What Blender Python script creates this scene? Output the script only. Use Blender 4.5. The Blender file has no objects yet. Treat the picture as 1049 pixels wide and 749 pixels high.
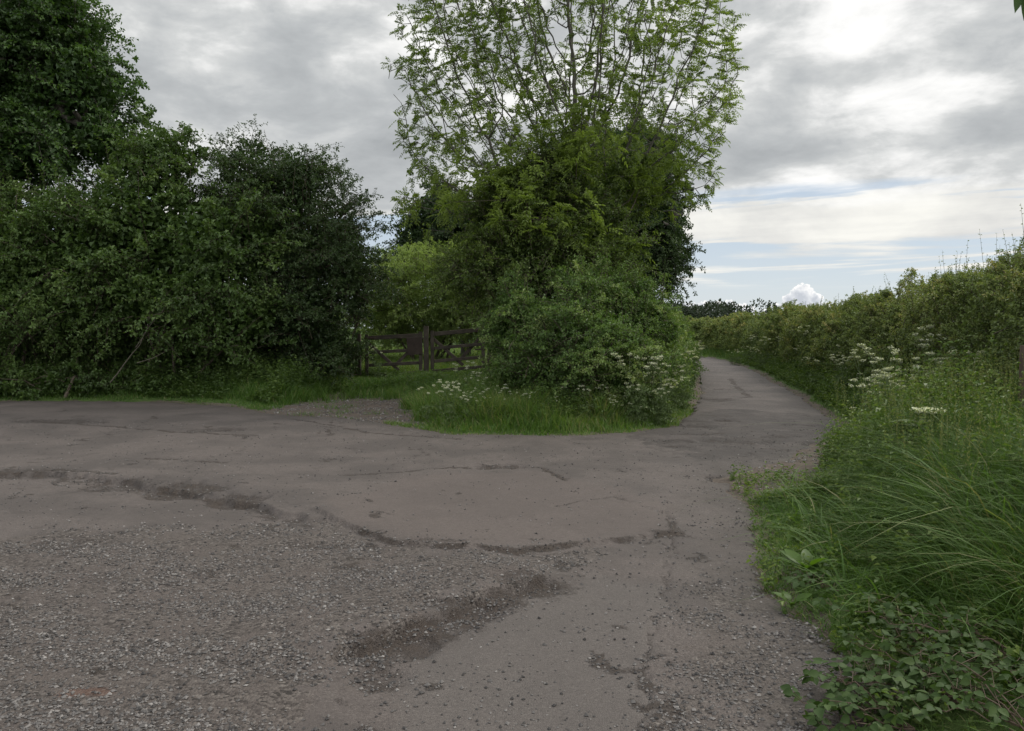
import bpy, math
import numpy as np
from mathutils import Vector

R = math.radians
rng = np.random.default_rng(7)
scene = bpy.context.scene
COL = scene.collection
CAM_Z = 1.6
HORIZON, FPX, CX = 337.0, 816.0, 524.5      # measured on the photograph (1049 wide)

def G(px, py, z=0.0):
    """ground point seen at a photo pixel"""
    d = (CAM_Z - z) * FPX / (py - HORIZON)
    return np.array([(px - CX) / FPX * d, d])

def At(px, py, d):
    return np.array([(px - CX) / FPX * d, d, CAM_Z + (HORIZON - py) / FPX * d])

# ------------------------------------------------------------------ utilities
def smooth(a, b, x):
    t = np.clip((x - a) / (b - a), 0, 1)
    return t * t * (3 - 2 * t)

def norm(v):
    return v / np.maximum(np.linalg.norm(v, axis=-1, keepdims=True), 1e-9)

def wob(p, freq, seed, octs=2):
    """smooth pseudo noise in about -1..1, p (N,k)"""
    r = np.random.default_rng(seed)
    p = np.asarray(p, float)
    out = np.zeros(p.shape[:-1]); amp = 1.0; tot = 0
    for o in range(octs):
        K = r.normal(size=(7, p.shape[-1])); K /= np.linalg.norm(K, axis=1, keepdims=True)
        K *= r.uniform(.6, 1.5, size=(7, 1))
        ph = r.uniform(0, 6.28, 7)
        s = 0
        for k in range(7):
            s = s + np.sin((p * K[k]).sum(-1) * freq * 6.28 + ph[k])
        out += amp * s / 3.2; tot += amp
        amp *= .55; freq *= 2.1
    return out / tot

def seg_dist(P, poly, closed=False):
    """distance to polyline, signed side of nearest segment (+ = left of travel), arc parameter"""
    poly = np.asarray(poly, float)
    A = poly; B = np.roll(poly, -1, 0)
    if not closed: A, B = poly[:-1], poly[1:]
    best = np.full(len(P), 1e9); side = np.zeros(len(P)); arc = np.zeros(len(P)); s0 = 0
    for a, b in zip(A, B):
        ab = b - a; L = np.hypot(*ab)
        t = np.clip(((P - a) @ ab) / (L * L), 0, 1)
        q = a + t[:, None] * ab
        d = np.hypot(P[:, 0] - q[:, 0], P[:, 1] - q[:, 1])
        m = d < best
        best[m] = d[m]
        side[m] = np.sign(ab[0] * (P[m, 1] - a[1]) - ab[1] * (P[m, 0] - a[0]))
        arc[m] = s0 + t[m] * L; s0 += L
    return best, side, arc

def inside(P, poly):
    poly = np.asarray(poly, float); c = np.zeros(len(P), bool)
    j = len(poly) - 1
    for i in range(len(poly)):
        xi, yi = poly[i]; xj, yj = poly[j]
        m = (yi > P[:, 1]) != (yj > P[:, 1])
        if yi != yj:
            c ^= m & (P[:, 0] < (xj - xi) * (P[:, 1] - yi) / (yj - yi) + xi)
        j = i
    return c

def sdf(P, poly):
    d, _, _ = seg_dist(P, poly, True)
    return np.where(inside(P, poly), -d, d)

# ------------------------------------------------------------------ mesh building
def mesh_obj(name, V, F, mat, parent=None, attrs=None, smooth_shade=False):
    """F: list of int arrays (n,k)"""
    me = bpy.data.meshes.new(name)
    V = np.asarray(V, np.float32)
    me.vertices.add(len(V)); me.vertices.foreach_set('co', V.ravel())
    if not isinstance(F, (list, tuple)): F = [F]
    F = [np.asarray(f, np.int32) for f in F if len(f)]
    nl = sum(f.size for f in F); nf = sum(len(f) for f in F)
    me.loops.add(nl); me.polygons.add(nf)
    me.loops.foreach_set('vertex_index', np.concatenate([f.ravel() for f in F]))
    tot = np.concatenate([np.full(len(f), f.shape[1], np.int32) for f in F])
    st = np.concatenate([[0], np.cumsum(tot)[:-1]]).astype(np.int32)
    me.polygons.foreach_set('loop_start', st)
    me.polygons.foreach_set('use_smooth', np.full(nf, smooth_shade))
    for k, a in (attrs or {}).items():
        at = me.attributes.new(k, 'FLOAT', 'POINT')
        at.data.foreach_set('value', np.asarray(a, np.float32))
    me.materials.append(mat)
    me.update(calc_edges=True); me.validate()
    o = bpy.data.objects.new(name, me); COL.objects.link(o)
    if parent is not None: o.parent = parent
    return o

def empty(name, loc=(0, 0, 0)):
    o = bpy.data.objects.new(name, None); COL.objects.link(o)
    o.location = loc; o.empty_display_size = .2
    return o

def tag(o, label=None, cat=None, group=None, kind=None):
    if label: o['label'] = label
    if cat: o['category'] = cat
    if group: o['group'] = group
    if kind: o['kind'] = kind
    return o

class Buf:
    """collects vertices, faces and a per-vertex tint"""
    def __init__(s): s.v = []; s.f = {}; s.t = []; s.n = 0
    def add(s, V, F, t=0.5):
        V = np.asarray(V, float).reshape(-1, 3); F = np.asarray(F, int)
        s.v.append(V); s.f.setdefault(F.shape[1], []).append(F + s.n)
        s.t.append(np.broadcast_to(np.asarray(t, float), (len(V),))); s.n += len(V)
    def obj(s, name, mat, parent=None, smooth_shade=False, origin=None):
        V = np.concatenate(s.v)
        if origin is not None: V = V - np.asarray(origin, float)
        return mesh_obj(name, V, [np.concatenate(f) for f in s.f.values()], mat, parent,
                        {'tint': np.concatenate(s.t)}, smooth_shade)

def frames(D):
    D = norm(D)
    ref = np.where(np.abs(D[..., 2:3]) > .9, [1., 0, 0], [0, 0, 1.])
    u = norm(np.cross(D, ref)); v = np.cross(D, u)
    return u, v

def tubes(buf, A, B, ra, rb, sides=3, tint=.5):
    """tapered prisms between A and B"""
    A = np.asarray(A, float).reshape(-1, 3); B = np.asarray(B, float).reshape(-1, 3); n = len(A)
    if n == 0: return
    ra = np.broadcast_to(ra, (n,)); rb = np.broadcast_to(rb, (n,))
    u, v = frames(B - A)
    ang = np.arange(sides) / sides * 2 * np.pi
    ring = u[:, None] * np.cos(ang)[None, :, None] + v[:, None] * np.sin(ang)[None, :, None]
    V = np.concatenate([A[:, None] + ring * ra[:, None, None], B[:, None] + ring * rb[:, None, None]], 1)
    base = (np.arange(n) * 2 * sides)[:, None, None]
    i = np.arange(sides); j = (i + 1) % sides
    F = (np.stack([i, j, j + sides, i + sides], 1)[None] + base).reshape(-1, 4)
    t = np.repeat(np.broadcast_to(tint, (n,)), 2 * sides)
    buf.add(V.reshape(-1, 3), F, t)

def path_tube(buf, pts, radii, sides=6, tint=.5):
    pts = np.asarray(pts, float); n = len(pts); radii = np.broadcast_to(radii, (n,))
    T = np.gradient(pts, axis=0); u, v = frames(T)
    for k in range(1, n):                      # keep the frame from flipping
        if (u[k] * u[k - 1]).sum() < 0: u[k] *= -1; v[k] *= -1
    ang = np.arange(sides) / sides * 2 * np.pi
    V = pts[:, None] + (u[:, None] * np.cos(ang)[None, :, None] + v[:, None] * np.sin(ang)[None, :, None]) * radii[:, None, None]
    i = np.arange(sides); j = (i + 1) % sides
    F = np.concatenate([np.stack([i, j, j + sides, i + sides], 1) + k * sides for k in range(n - 1)])
    buf.add(V.reshape(-1, 3), F, tint)

def leaves(buf, P, D, N, L, W, tint, fold=.25, curl=.18):
    """simple four-point folded leaves"""
    n = len(P); D = norm(D); S = norm(np.cross(D, N)); N = np.cross(S, D)
    L = np.broadcast_to(L, (n,))[:, None]; W = np.broadcast_to(W, (n,))[:, None]
    mid = P + D * L * .45
    V = np.stack([P, mid + S * W * .5 + N * W * fold, P + D * L - N * L * curl, mid - S * W * .5 + N * W * fold], 1)
    b = (np.arange(n) * 4)[:, None]
    F = np.concatenate([b + [0, 1, 2], b + [0, 2, 3]], 0)
    buf.add(V.reshape(-1, 3), F, np.repeat(np.broadcast_to(tint, (n,)), 4))

OVAL = np.array([[0, 0], [.12, .3], [.32, .47], [.55, .45], [.78, .27], [.92, .09], [1, 0]])
def oval_leaves(buf, P, D, N, L, W, tint, fold=.2, curl=.2, prof=OVAL):
    """rounder leaves with a midrib, for plants close to the camera"""
    n = len(P); D = norm(D); S = norm(np.cross(D, N)); N = np.cross(S, D)
    L = np.broadcast_to(L, (n,))[:, None, None]; W = np.broadcast_to(W, (n,))[:, None, None]
    k = len(prof); t = prof[:, 0][None, :, None]; w = prof[:, 1][None, :, None]
    mid = P[:, None] + D[:, None] * L * t - N[:, None] * L * curl * t * t
    lf = mid + S[:, None] * W * w + N[:, None] * W * w * fold
    rt = mid - S[:, None] * W * w + N[:, None] * W * w * fold
    V = np.concatenate([mid, lf, rt], 1)
    i = np.arange(k - 1)
    F = np.concatenate([np.stack([i, i + k, i + k + 1, i + 1], 1), np.stack([i, i + 1, i + 2 * k + 1, i + 2 * k], 1)])
    F = (F[None] + (np.arange(n) * 3 * k)[:, None, None]).reshape(-1, 4)
    buf.add(V.reshape(-1, 3), F, np.repeat(np.broadcast_to(tint, (n,)), 3 * k))

def sprigs(buf, P, D, L, n, leaf, wr, tint, twig=None, spread=.9, droop=.15, up=.8, curl=.18, jit=.12, tw=.0035):
    """leafy shoots: P,D (m,3), L (m,), n leaves each, alternately set around the shoot"""
    m = len(P)
    if m == 0: return
    D = norm(D); L = np.broadcast_to(L, (m,)); leaf = np.broadcast_to(leaf, (m,)); tint = np.broadcast_to(tint, (m,))
    u, v = frames(D)
    t = (np.arange(n) + .6)[None, :] / n * np.ones((m, 1))
    t = np.clip(t + rng.uniform(-.06, .06, (m, n)), .05, 1)
    ph = rng.uniform(0, 6.28, (m, 1)) + np.arange(n)[None] * 2.6 + rng.normal(0, .4, (m, n))
    s = u[:, None] * np.cos(ph)[..., None] + v[:, None] * np.sin(ph)[..., None]
    pos = P[:, None] + D[:, None] * (L[:, None] * t)[..., None]
    pos = pos - np.array([0, 0, 1.]) * (droop * L[:, None] * t * t)[..., None]
    ld = D[:, None] * .45 + s * spread + rng.normal(0, .2, (m, n, 3)) - np.array([0, 0, .15])
    nn = np.array([0, 0, up]) + D[:, None] * .25 + rng.normal(0, .38, (m, n, 3))
    LL = leaf[:, None] * rng.uniform(.65, 1.2, (m, n))
    tt = np.clip(tint[:, None] + rng.normal(0, jit, (m, n)), 0, 1)
    leaves(buf, pos.reshape(-1, 3), ld.reshape(-1, 3), nn.reshape(-1, 3), LL.ravel(), (LL * wr).ravel(), tt.ravel(), curl=curl)
    if twig is not None:
        E = P + D * L[:, None] - np.array([0, 0, 1.]) * (droop * L)[:, None]
        M = P + D * (L * .5)[:, None] - np.array([0, 0, 1.]) * (droop * L * .25)[:, None]
        tubes(twig, P, M, tw, tw * .8); tubes(twig, M, E, tw * .8, tw * .35)

# ------------------------------------------------------------------ node helpers and materials
def new_mat(name):
    m = bpy.data.materials.new(name); m.use_nodes = True
    nt = m.node_tree; nt.nodes.clear()
    return m, nt

class NB:
    def __init__(s, nt): s.nt = nt
    def n(s, typ, **kw):
        x = s.nt.nodes.new(typ)
        for k, v in kw.items(): setattr(x, k, v)
        return x
    def link(s, a, b): s.nt.links.new(a, b)
    def setin(s, sock, v):
        if hasattr(v, 'is_output') or isinstance(v, bpy.types.NodeSocket): s.link(v, sock)
        else: sock.default_value = v
    def math(s, op, a, b=None, c=None, clamp=False):
        x = s.n('ShaderNodeMath', operation=op, use_clamp=clamp)
        s.setin(x.inputs[0], a)
        if b is not None: s.setin(x.inputs[1], b)
        if c is not None: s.setin(x.inputs[2], c)
        return x.outputs[0]
    def sstep(s, x, a, b, lo=0., hi=1.):
        m = s.n('ShaderNodeMapRange', interpolation_type='SMOOTHSTEP')
        s.setin(m.inputs[0], x); s.setin(m.inputs[1], a); s.setin(m.inputs[2], b); s.setin(m.inputs[3], lo); s.setin(m.inputs[4], hi)
        return m.outputs[0]
    def mix(s, fac, a, b, mode='MIX'):
        m = s.n('ShaderNodeMix', data_type='RGBA', blend_type=mode)
        s.setin(m.inputs[0], fac)
        for sock, v in ((m.inputs[6], a), (m.inputs[7], b)):
            s.setin(sock, (*v, 1) if isinstance(v, tuple) and len(v) == 3 else v)
        return m.outputs[2]
    def noise(s, vec, scale, detail=3, rough=.55, dist=0, out=0):
        x = s.n('ShaderNodeTexNoise')
        if vec is not None: s.link(vec, x.inputs['Vector'])
        x.inputs['Scale'].default_value = scale; x.inputs['Detail'].default_value = detail
        x.inputs['Roughness'].default_value = rough; x.inputs['Distortion'].default_value = dist
        return x.outputs[out]
    def ramp(s, fac, stops):
        r = s.n('ShaderNodeValToRGB'); s.link(fac, r.inputs[0])
        e = r.color_ramp.elements
        while len(e) < len(stops): e.new(.5)
        for k, (p, c) in enumerate(stops):
            e[k].position = p; e[k].color = (*c, 1) if len(c) == 3 else c
        return r.outputs[0]
    def attr(s, name):
        a = s.n('ShaderNodeAttribute'); a.attribute_name = name
        return a.outputs['Fac']

def leaf_mat(name, stops, transl=.35, rough=.5, spec=.35):
    m, nt = new_mat(name); b = NB(nt)
    c = b.ramp(b.attr('tint'), stops)
    p = b.n('ShaderNodeBsdfPrincipled'); b.link(c, p.inputs['Base Color'])
    p.inputs['Roughness'].default_value = rough; p.inputs['Specular IOR Level'].default_value = spec
    tr = b.n('ShaderNodeBsdfTranslucent')
    b.link(b.mix(1., c, (1.25, 1.35, .55), 'MULTIPLY'), tr.inputs[0])
    mx = b.n('ShaderNodeMixShader'); mx.inputs[0].default_value = transl
    b.link(p.outputs[0], mx.inputs[1]); b.link(tr.outputs[0], mx.inputs[2])
    o = b.n('ShaderNodeOutputMaterial'); b.link(mx.outputs[0], o.inputs[0])
    return m

def rough_mat(name, stops, scale=6, rough=.85, bump=.3, stretch=(1, 1, 1)):
    m, nt = new_mat(name); b = NB(nt)
    tc = b.n('ShaderNodeTexCoord'); mp = b.n('ShaderNodeMapping'); mp.inputs['Scale'].default_value = stretch
    b.link(tc.outputs['Object'], mp.inputs[0])
    f = b.noise(mp.outputs[0], scale, 5, .65)
    p = b.n('ShaderNodeBsdfPrincipled'); b.link(b.ramp(f, stops), p.inputs['Base Color'])
    p.inputs['Roughness'].default_value = rough; p.inputs['Specular IOR Level'].default_value = .25
    bp = b.n('ShaderNodeBump'); bp.inputs['Strength'].default_value = bump; bp.inputs['Distance'].default_value = .02
    b.link(f, bp.inputs['Height']); b.link(bp.outputs[0], p.inputs['Normal'])
    o = b.n('ShaderNodeOutputMaterial'); b.link(p.outputs[0], o.inputs[0])
    return m

M = {}
M['hazel'] = leaf_mat('hazel_leaves', [(0, (0.042, 0.072, 0.017)), (.5, (0.069, 0.120, 0.028)), (1, (0.118, 0.177, 0.049))], .30)
M['hawthorn'] = leaf_mat('hawthorn_leaves', [(0, (0.032, 0.057, 0.017)), (.5, (0.053, 0.091, 0.027)), (1, (0.082, 0.125, 0.038))], .25)
M['lime'] = leaf_mat('broad_tree_leaves', [(0, (0.026, 0.051, 0.012)), (.5, (0.046, 0.090, 0.022)), (1, (0.078, 0.141, 0.030))], .30)
M['ashbark'] = rough_mat('pale_ash_bark', [(.3, (.06, .055, .045)), (.55, (.12, .11, .092)), (.75, (.19, .18, .155))], 9, .9, .6, (1, 1, .3))
M['ash'] = leaf_mat('ash_leaves', [(0, (0.080, 0.117, 0.031)), (.5, (0.149, 0.207, 0.048)), (1, (0.258, 0.326, 0.078))], .42)
M['elder'] = leaf_mat('understorey_leaves', [(0, (0.048, 0.075, 0.018)), (.5, (0.093, 0.139, 0.030)), (1, (0.166, 0.223, 0.043))], .40)
M['darktree'] = leaf_mat('dark_tree_leaves', [(0, (0.030, 0.055, 0.019)), (.5, (0.048, 0.083, 0.028)), (1, (0.077, 0.119, 0.038))], .22)
M['pale'] = leaf_mat('pale_bush_leaves', [(0, (0.121, 0.177, 0.051)), (.5, (0.190, 0.269, 0.080)), (1, (0.277, 0.353, 0.121))], .38)
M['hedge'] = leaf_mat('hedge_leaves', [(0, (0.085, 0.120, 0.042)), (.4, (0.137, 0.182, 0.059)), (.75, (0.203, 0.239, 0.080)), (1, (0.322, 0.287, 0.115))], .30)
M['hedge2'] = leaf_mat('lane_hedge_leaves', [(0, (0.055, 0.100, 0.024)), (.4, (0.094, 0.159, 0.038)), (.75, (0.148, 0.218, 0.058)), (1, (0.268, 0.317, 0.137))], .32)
M['herb'] = leaf_mat('herb_leaves', [(0, (0.045, 0.082, 0.018)), (.5, (0.084, 0.137, 0.031)), (1, (0.155, 0.207, 0.048))], .36)
M['grass'] = leaf_mat('grass_blades', [(0, (0.042, 0.084, 0.017)), (.5, (0.076, 0.143, 0.029)), (.85, (0.116, 0.189, 0.042)), (1, (0.229, 0.218, 0.107))], .38, .55, .25)
M['farwood'] = leaf_mat('far_tree_leaves', [(0, (.035, .050, .030)), (1, (.05, .07, .042))], .15)
M['bramble'] = leaf_mat('bramble_leaves', [(0, (0.023, 0.048, 0.009)), (.5, (0.037, 0.070, 0.014)), (1, (0.058, 0.095, 0.023))], .25, .6, .25)
M['dock'] = leaf_mat('dock_leaves', [(0, (0.058, 0.117, 0.016)), (1, (0.117, 0.203, 0.027))], .45, .45, .4)
M['flower'] = leaf_mat('white_florets', [(0, (.38, .40, .30)), (1, (.72, .72, .64))], .3, .7, .1)
M['hogflower'] = leaf_mat('hogweed_florets', [(0, (.70, .70, .64)), (1, (.84, .84, .80))], .3, .7, .1)
M['bark'] = rough_mat('grey_bark', [(.3, (.035, .030, .024)), (.55, (.07, .062, .05)), (.75, (.115, .105, .088))], 9, .9, .6, (1, 1, .3))
M['twig'] = rough_mat('twig_bark', [(.3, (.045, .036, .026)), (.7, (.11, .09, .065))], 12, .85, .2)
M['stem'] = leaf_mat('green_stems', [(0, (.06, .10, .03)), (1, (.11, .15, .05))], .1)
M['cane'] = rough_mat('bramble_cane', [(.3, (.065, .045, .03)), (.7, (.11, .08, .055))], 14, .7, .1)
M['deadwood'] = rough_mat('dead_wood', [(.3, (.075, .065, .05)), (.7, (.14, .12, .095))], 18, .9, .2)
M['timber'] = rough_mat('weathered_gate_timber', [(.3, (.040, .034, .026)), (.55, (.075, .062, .048)), (.75, (.12, .10, .078))], 22, .85, .35, (.25, .25, .25))
M['board'] = rough_mat('brown_board', [(.3, (.040, .029, .023)), (.7, (.066, .048, .038))], 8, .7, .2)
M['post'] = rough_mat('brown_post', [(.3, (.07, .05, .038)), (.7, (.13, .095, .072))], 16, .85, .3, (1, 1, .2))
M['iron'] = rough_mat('rusty_iron', [(.3, (.03, .025, .02)), (.7, (.08, .05, .035))], 30, .6, .2)

# ------------------------------------------------------------------ layout of the ground
RIGHT_EDGE = [(1.6, -14), (1.25, -2), (1.30, 1), (1.37, 2.4), (1.48, 3.2), (1.66, 3.75), (1.62, 4.3), (1.68, 5.0), (1.92, 5.9), (2.16, 7.0), (2.28, 7.9),
              (2.34, 8.5), (2.9, 9.2), (3.8, 10.2), (4.75, 11.7), (5.55, 13.3), (6.95, 19.2), (8.15, 25), (9.3, 30.4), (10.3, 36), (11.0, 41), (11.3, 46.6), (11.0, 54), (9.5, 64), (6, 75), (0, 90)]
LEFT_EDGE = [(-2, 88), (3.7, 74), (7, 63), (8.5, 54), (8.85, 46), (8.2, 37), (6.4, 27.2), (4.9, 20.7), (3.45, 15.2), (2.75, 13.2), (1.8, 12.25), (1.1, 12.0), (.1, 11.95), (-.9, 12.1), (-1.45, 12.7),
             (-2.3, 13.6), (-3.6, 14.6), (-4.75, 15.3), (-5.6, 16.4), (-7.4, 17.5), (-11.3, 17.6), (-22, 17.8), (-45, 18.5), (-45, -14)]
ROAD = np.array(RIGHT_EDGE + LEFT_EDGE, float)
ENTRY = np.array([(-1.30, 12.9), (-2.2, 13.4), (-4.9, 15.2), (-5.0, 16.2), (-4.6, 17.4), (-4.2, 18.6), (-3.0, 18.3), (-2.1, 16.9), (-1.5, 14.6)])
NOTCH = np.array([(2.15, 7.7), (2.34, 8.6), (3.4, 10.1), (4.6, 11.9), (5.0, 11.7), (4.45, 10.2), (3.5, 8.8), (2.8, 7.9)])

def road_sdf(P):
    return sdf(P, ROAD) + wob(P, .55, 11, 3) * .10 + wob(P, 2.6, 12, 2) * .035

def H(P, d=None):
    """height of the soil"""
    P = np.asarray(P, float)
    if d is None: d = road_sdf(P)
    x, y = P[:, 0], P[:, 1]
    bank = np.where((x > 0) & (x > y * .30 - 2), .42, .26)
    h = -.035 + .065 * smooth(.04, .35, d) + bank * smooth(.3, 2.3, d)
    h = h - .16 * smooth(-.15, -.6, d)
    e = sdf(P, ENTRY)
    h = np.where(d < -.15, h, h * smooth(-.3, 1.0, e) + (-.012) * (1 - smooth(-.3, 1.0, e)))
    nn = sdf(P, NOTCH); h = np.where((d < .6) & (d > -.12), h * smooth(-.1, .5, nn) - .008 * (1 - smooth(-.1, .5, nn)), h)
    h += wob(P, .22, 21, 2) * .05 * smooth(.4, 3, d)
    r = np.hypot(x, y)
    h += smooth(90, 500, r) * (wob(P, .0016, 22, 2) * 2.0 + 1.0)
    return h

# ------------------------------------------------------------------ road surface relief and wear
def pts(*p): return np.array([G(a, b) for a, b in p])
STEP = pts((318, 700), (335, 683), (380, 664), (430, 646), (470, 625), (510, 608), (560, 597), (592, 588))
PATCH_EDGE = pts((345, 540), (400, 559), (470, 566), (530, 568), (600, 561), (650, 554), (692, 547), (686, 536))
HOLE_EDGE = pts((-60, 486), (60, 488), (128, 497), (172, 503), (235, 514), (270, 524), (300, 532), (345, 545))
CRACKS = [pts((690, 550), (686, 590), (678, 630), (664, 690), (650, 749)), pts((465, 480), (500, 478), (556, 481)), pts((556, 481), (580, 493)),
          pts((350, 487), (400, 484), (465, 480)), pts((0, 487), (60, 486), (120, 492)), pts((40, 432), (150, 440), (260, 447)), pts((300, 430), (380, 444), (470, 450)),
          pts((718, 408), (745, 409), (768, 407)), pts((748, 388), (757, 397), (768, 407)), pts((735, 414), (752, 415)), pts((728, 427), (750, 427)), pts((700, 432), (725, 433)),
          pts((690, 446), (720, 446), (742, 444)), pts((676, 458), (705, 459)), pts((785, 460), (808, 462)), pts((805, 436), (835, 437)), pts((810, 425), (830, 427)), pts((730, 452), (770, 455)),
          pts((150, 470), (230, 474)), pts((560, 520), (630, 510), (690, 530))]
BLOTCH = [(185, 505, 60, 8, .05), (235, 516, 40, 7, .045), (510, 479, 42, 3.5, .04), (735, 490, 16, 5, .03), (30, 487, 60, 5, .02), (60, 432, 60, 3, .02), (220, 440, 40, 3, .02),
          (470, 628, 60, 12, .03), (540, 602, 40, 10, .025), (400, 668, 60, 16, .03), (385, 700, 40, 20, .02), (440, 560, 60, 4, .01), (735, 410, 20, 2.2, .02), (760, 452, 60, 6, .01),
          (712, 437, 22, 2.5, .03), (745, 432, 18, 1.6, .03), (690, 452, 30, 2.5, .02), (800, 447, 26, 2.2, .02), (835, 455, 20, 2.5, .02), (741, 398, 14, 1.2, .02), (120, 500, 60, 6, .025), (330, 562, 70, 5, .01), (70, 560, 60, 10, .012)]
GRAVEL = pts((-500, 545), (0, 552), (150, 545), (310, 540), (400, 562), (480, 572), (600, 570), (570, 594), (505, 606), (430, 643), (335, 680), (310, 749), (250, 1200), (-1500, 1200))
GRAVEL2 = pts((700, 600), (790, 600), (850, 670), (870, 760), (900, 1100), (560, 1100), (640, 720))
PINK = pts((330, 520), (420, 487), (560, 484), (680, 515), (692, 545), (600, 560), (520, 566), (440, 564), (360, 545))
GREY = pts((600, 588), (685, 600), (664, 749), (640, 1000), (380, 1000), (400, 700), (470, 640), (540, 606))
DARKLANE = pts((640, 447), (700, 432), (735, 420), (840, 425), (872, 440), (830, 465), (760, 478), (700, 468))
REDSTAIN = [(75, 718, 40, 6)]

def wear(P):
    gx = wob(P, 1.6, 31, 3); gs = wob(P, 5.0, 32, 2)
    z = wob(P, .16, 33, 2) * .025 + wob(P, .7, 34, 2) * .006 + gs * .002
    dirt = np.zeros(len(P)); 
    d, s, arc = seg_dist(P, STEP); ss = d * s + gx * .045
    end = smooth(0, .35, arc) * smooth(0, .4, np.max(arc) - arc)
    z += .065 * smooth(-.03, .012, ss) * smooth(1.2, .2, d) * end
    dirt = np.maximum(dirt, smooth(.02, -.05, ss) * smooth(-.42, -.03, ss) * end * (.8 + .4 * gs))
    d, s, arc = seg_dist(P, PATCH_EDGE); ss = d * s + gx * .03
    z += .032 * smooth(-.025, .012, ss) * smooth(.8, .1, d)
    dirt = np.maximum(dirt, np.exp(-((d * s + gx * .06) / .042) ** 2) * np.clip(.55 + .8 * gx, 0, .85))
    d, s, arc = seg_dist(P, HOLE_EDGE); ss = d * s + gx * .08
    end = smooth(0, .5, arc) * smooth(0, .5, np.max(arc) - arc)
    z += .055 * smooth(-.03, .02, ss) * smooth(1.2, .2, d) * end
    dirt = np.maximum(dirt, smooth(.03, -.08, ss) * smooth(-.36, -.05, ss) * end * (.5 + .5 * gs))
    for ic, c in enumerate(CRACKS):
        d, s, arc = seg_dist(P, c); dist = np.hypot(*c.mean(0))
        w = (.007 + .0030 * dist) * (1 + .5 * gs)
        k = np.exp(-((d * s + gx * .05 + gs * .03) / w) ** 2) * smooth(-.7, .1, wob(P, 2.2, 35, 2) + .15)
        amp = .42 if ic in (0, 19) else .95; dirt = np.maximum(dirt, k * amp); z -= k * .012
    for (px, py, rx, ry, dep) in BLOTCH:
        c = G(px, py); a = rx / FPX * c[1]; bb = abs(G(px, py - ry)[1] - G(px, py + ry)[1]) / 2
        q = np.sqrt(((P[:, 0] - c[0]) / a) ** 2 + ((P[:, 1] - c[1]) / bb) ** 2) + gx * .22 + gs * .10
        k = smooth(1.05, .55, q)
        z -= dep * k; dirt = np.maximum(dirt, k * (.35 + dep * 9) * (.75 + .35 * gs))
    dirt = np.maximum(dirt, .55 * smooth(.42, .75, wob(P, 1.15, 36, 4)) * smooth(.1, .5, gs + .3))
    gr = smooth(.25, -.25, sdf(P, GRAVEL) + gx * .22 + gs * .1)
    gr = np.maximum(gr, .7 * smooth(.2, -.3, sdf(P, GRAVEL2) + gx * .3 + gs * .1))
    pink = smooth(.12, -.12, sdf(P, PINK) + gx * .1)
    grey = smooth(.1, -.15, sdf(P, GREY) + gx * .1)
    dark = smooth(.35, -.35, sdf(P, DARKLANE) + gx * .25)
    e = -sdf(P, ROAD)
    edge = smooth(.7, 0, e + gx * .25)
    red = np.zeros(len(P))
    for (px, py, rx, ry) in REDSTAIN:
        c = G(px, py); a = rx / FPX * c[1]; bb = abs(G(px, py - ry)[1] - G(px, py + ry)[1]) / 2
        red = np.maximum(red, smooth(1, .6, np.sqrt(((P[:, 0] - c[0]) / a) ** 2 + ((P[:, 1] - c[1]) / bb) ** 2) + gs * .3))
    return z, np.clip(dirt, 0, 1), gr * (1 - grey), pink, grey, dark, edge, red

# ------------------------------------------------------------------ road mesh
ys = np.concatenate([np.exp(np.arange(math.log(1.2), math.log(23), .0040)), np.exp(np.arange(math.log(23.1), math.log(95), .012))])
us = np.concatenate([np.linspace(-2.4, -.75, 120)[:-1], np.linspace(-.75, .55, 620)])
Y, U = np.meshgrid(ys, us, indexing='ij')
RP = np.stack([(U * Y).ravel(), (Y - 2).ravel()], 1)
nr, nc = Y.shape
sd = road_sdf(RP)
wz = wear(RP)
idx = np.arange(nr * nc).reshape(nr, nc)
Q = np.stack([idx[:-1, :-1], idx[:-1, 1:], idx[1:, 1:], idx[1:, :-1]], -1).reshape(-1, 4)
keep = (sd[Q] < 0).all(1)
Q = Q[keep]
used = np.unique(Q); remap = np.full(nr * nc, -1); remap[used] = np.arange(len(used))
edge_drop = -.022 * smooth(-.10, 0, sd)
RV = np.column_stack([RP, wz[0] + edge_drop])[used]

m, nt = new_mat('worn_tarmac'); b = NB(nt)
geo = b.n('ShaderNodeNewGeometry'); pos = geo.outputs['Position']
nbig = b.noise(pos, .9, 4, .6); nmid = b.noise(pos, 7, 4, .65); nfine = b.noise(pos, 60, 3, .7)
vor = b.n('ShaderNodeTexVoronoi'); vor.inputs['Scale'].default_value = 62; b.link(pos, vor.inputs[0])
vor2 = b.n('ShaderNodeTexVoronoi'); vor2.inputs['Scale'].default_value = 130; b.link(pos, vor2.inputs[0])
sepc = b.n('ShaderNodeSeparateColor'); b.link(vor.outputs['Color'], sepc.inputs[0])
sepc2 = b.n('ShaderNodeSeparateColor'); b.link(vor2.outputs['Color'], sepc2.inputs[0])
chips = b.ramp(sepc2.outputs[0], [(0, (.09, .08, .075)), (.45, (.165, .145, .135)), (.8, (.20, .18, .165)), (1, (.30, .28, .26))])
plain = b.mix(.55, b.ramp(nmid, [(.25, (.145, .127, .118)), (.5, (.18, .156, .145)), (.75, (.215, .188, .175))]), chips)
plain = b.mix(b.sstep(nbig, .38, .62), plain, b.mix(.75, plain, (.115, .103, .096)))
nst = b.noise(pos, 2.3, 6, .7, .6)
plain = b.mix(b.sstep(nst, .56, .70, 0., .7), plain, (.085, .074, .067))
plain = b.mix(b.sstep(nfine, .60, .74, 0., .75), plain, (.07, .062, .056))
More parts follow.
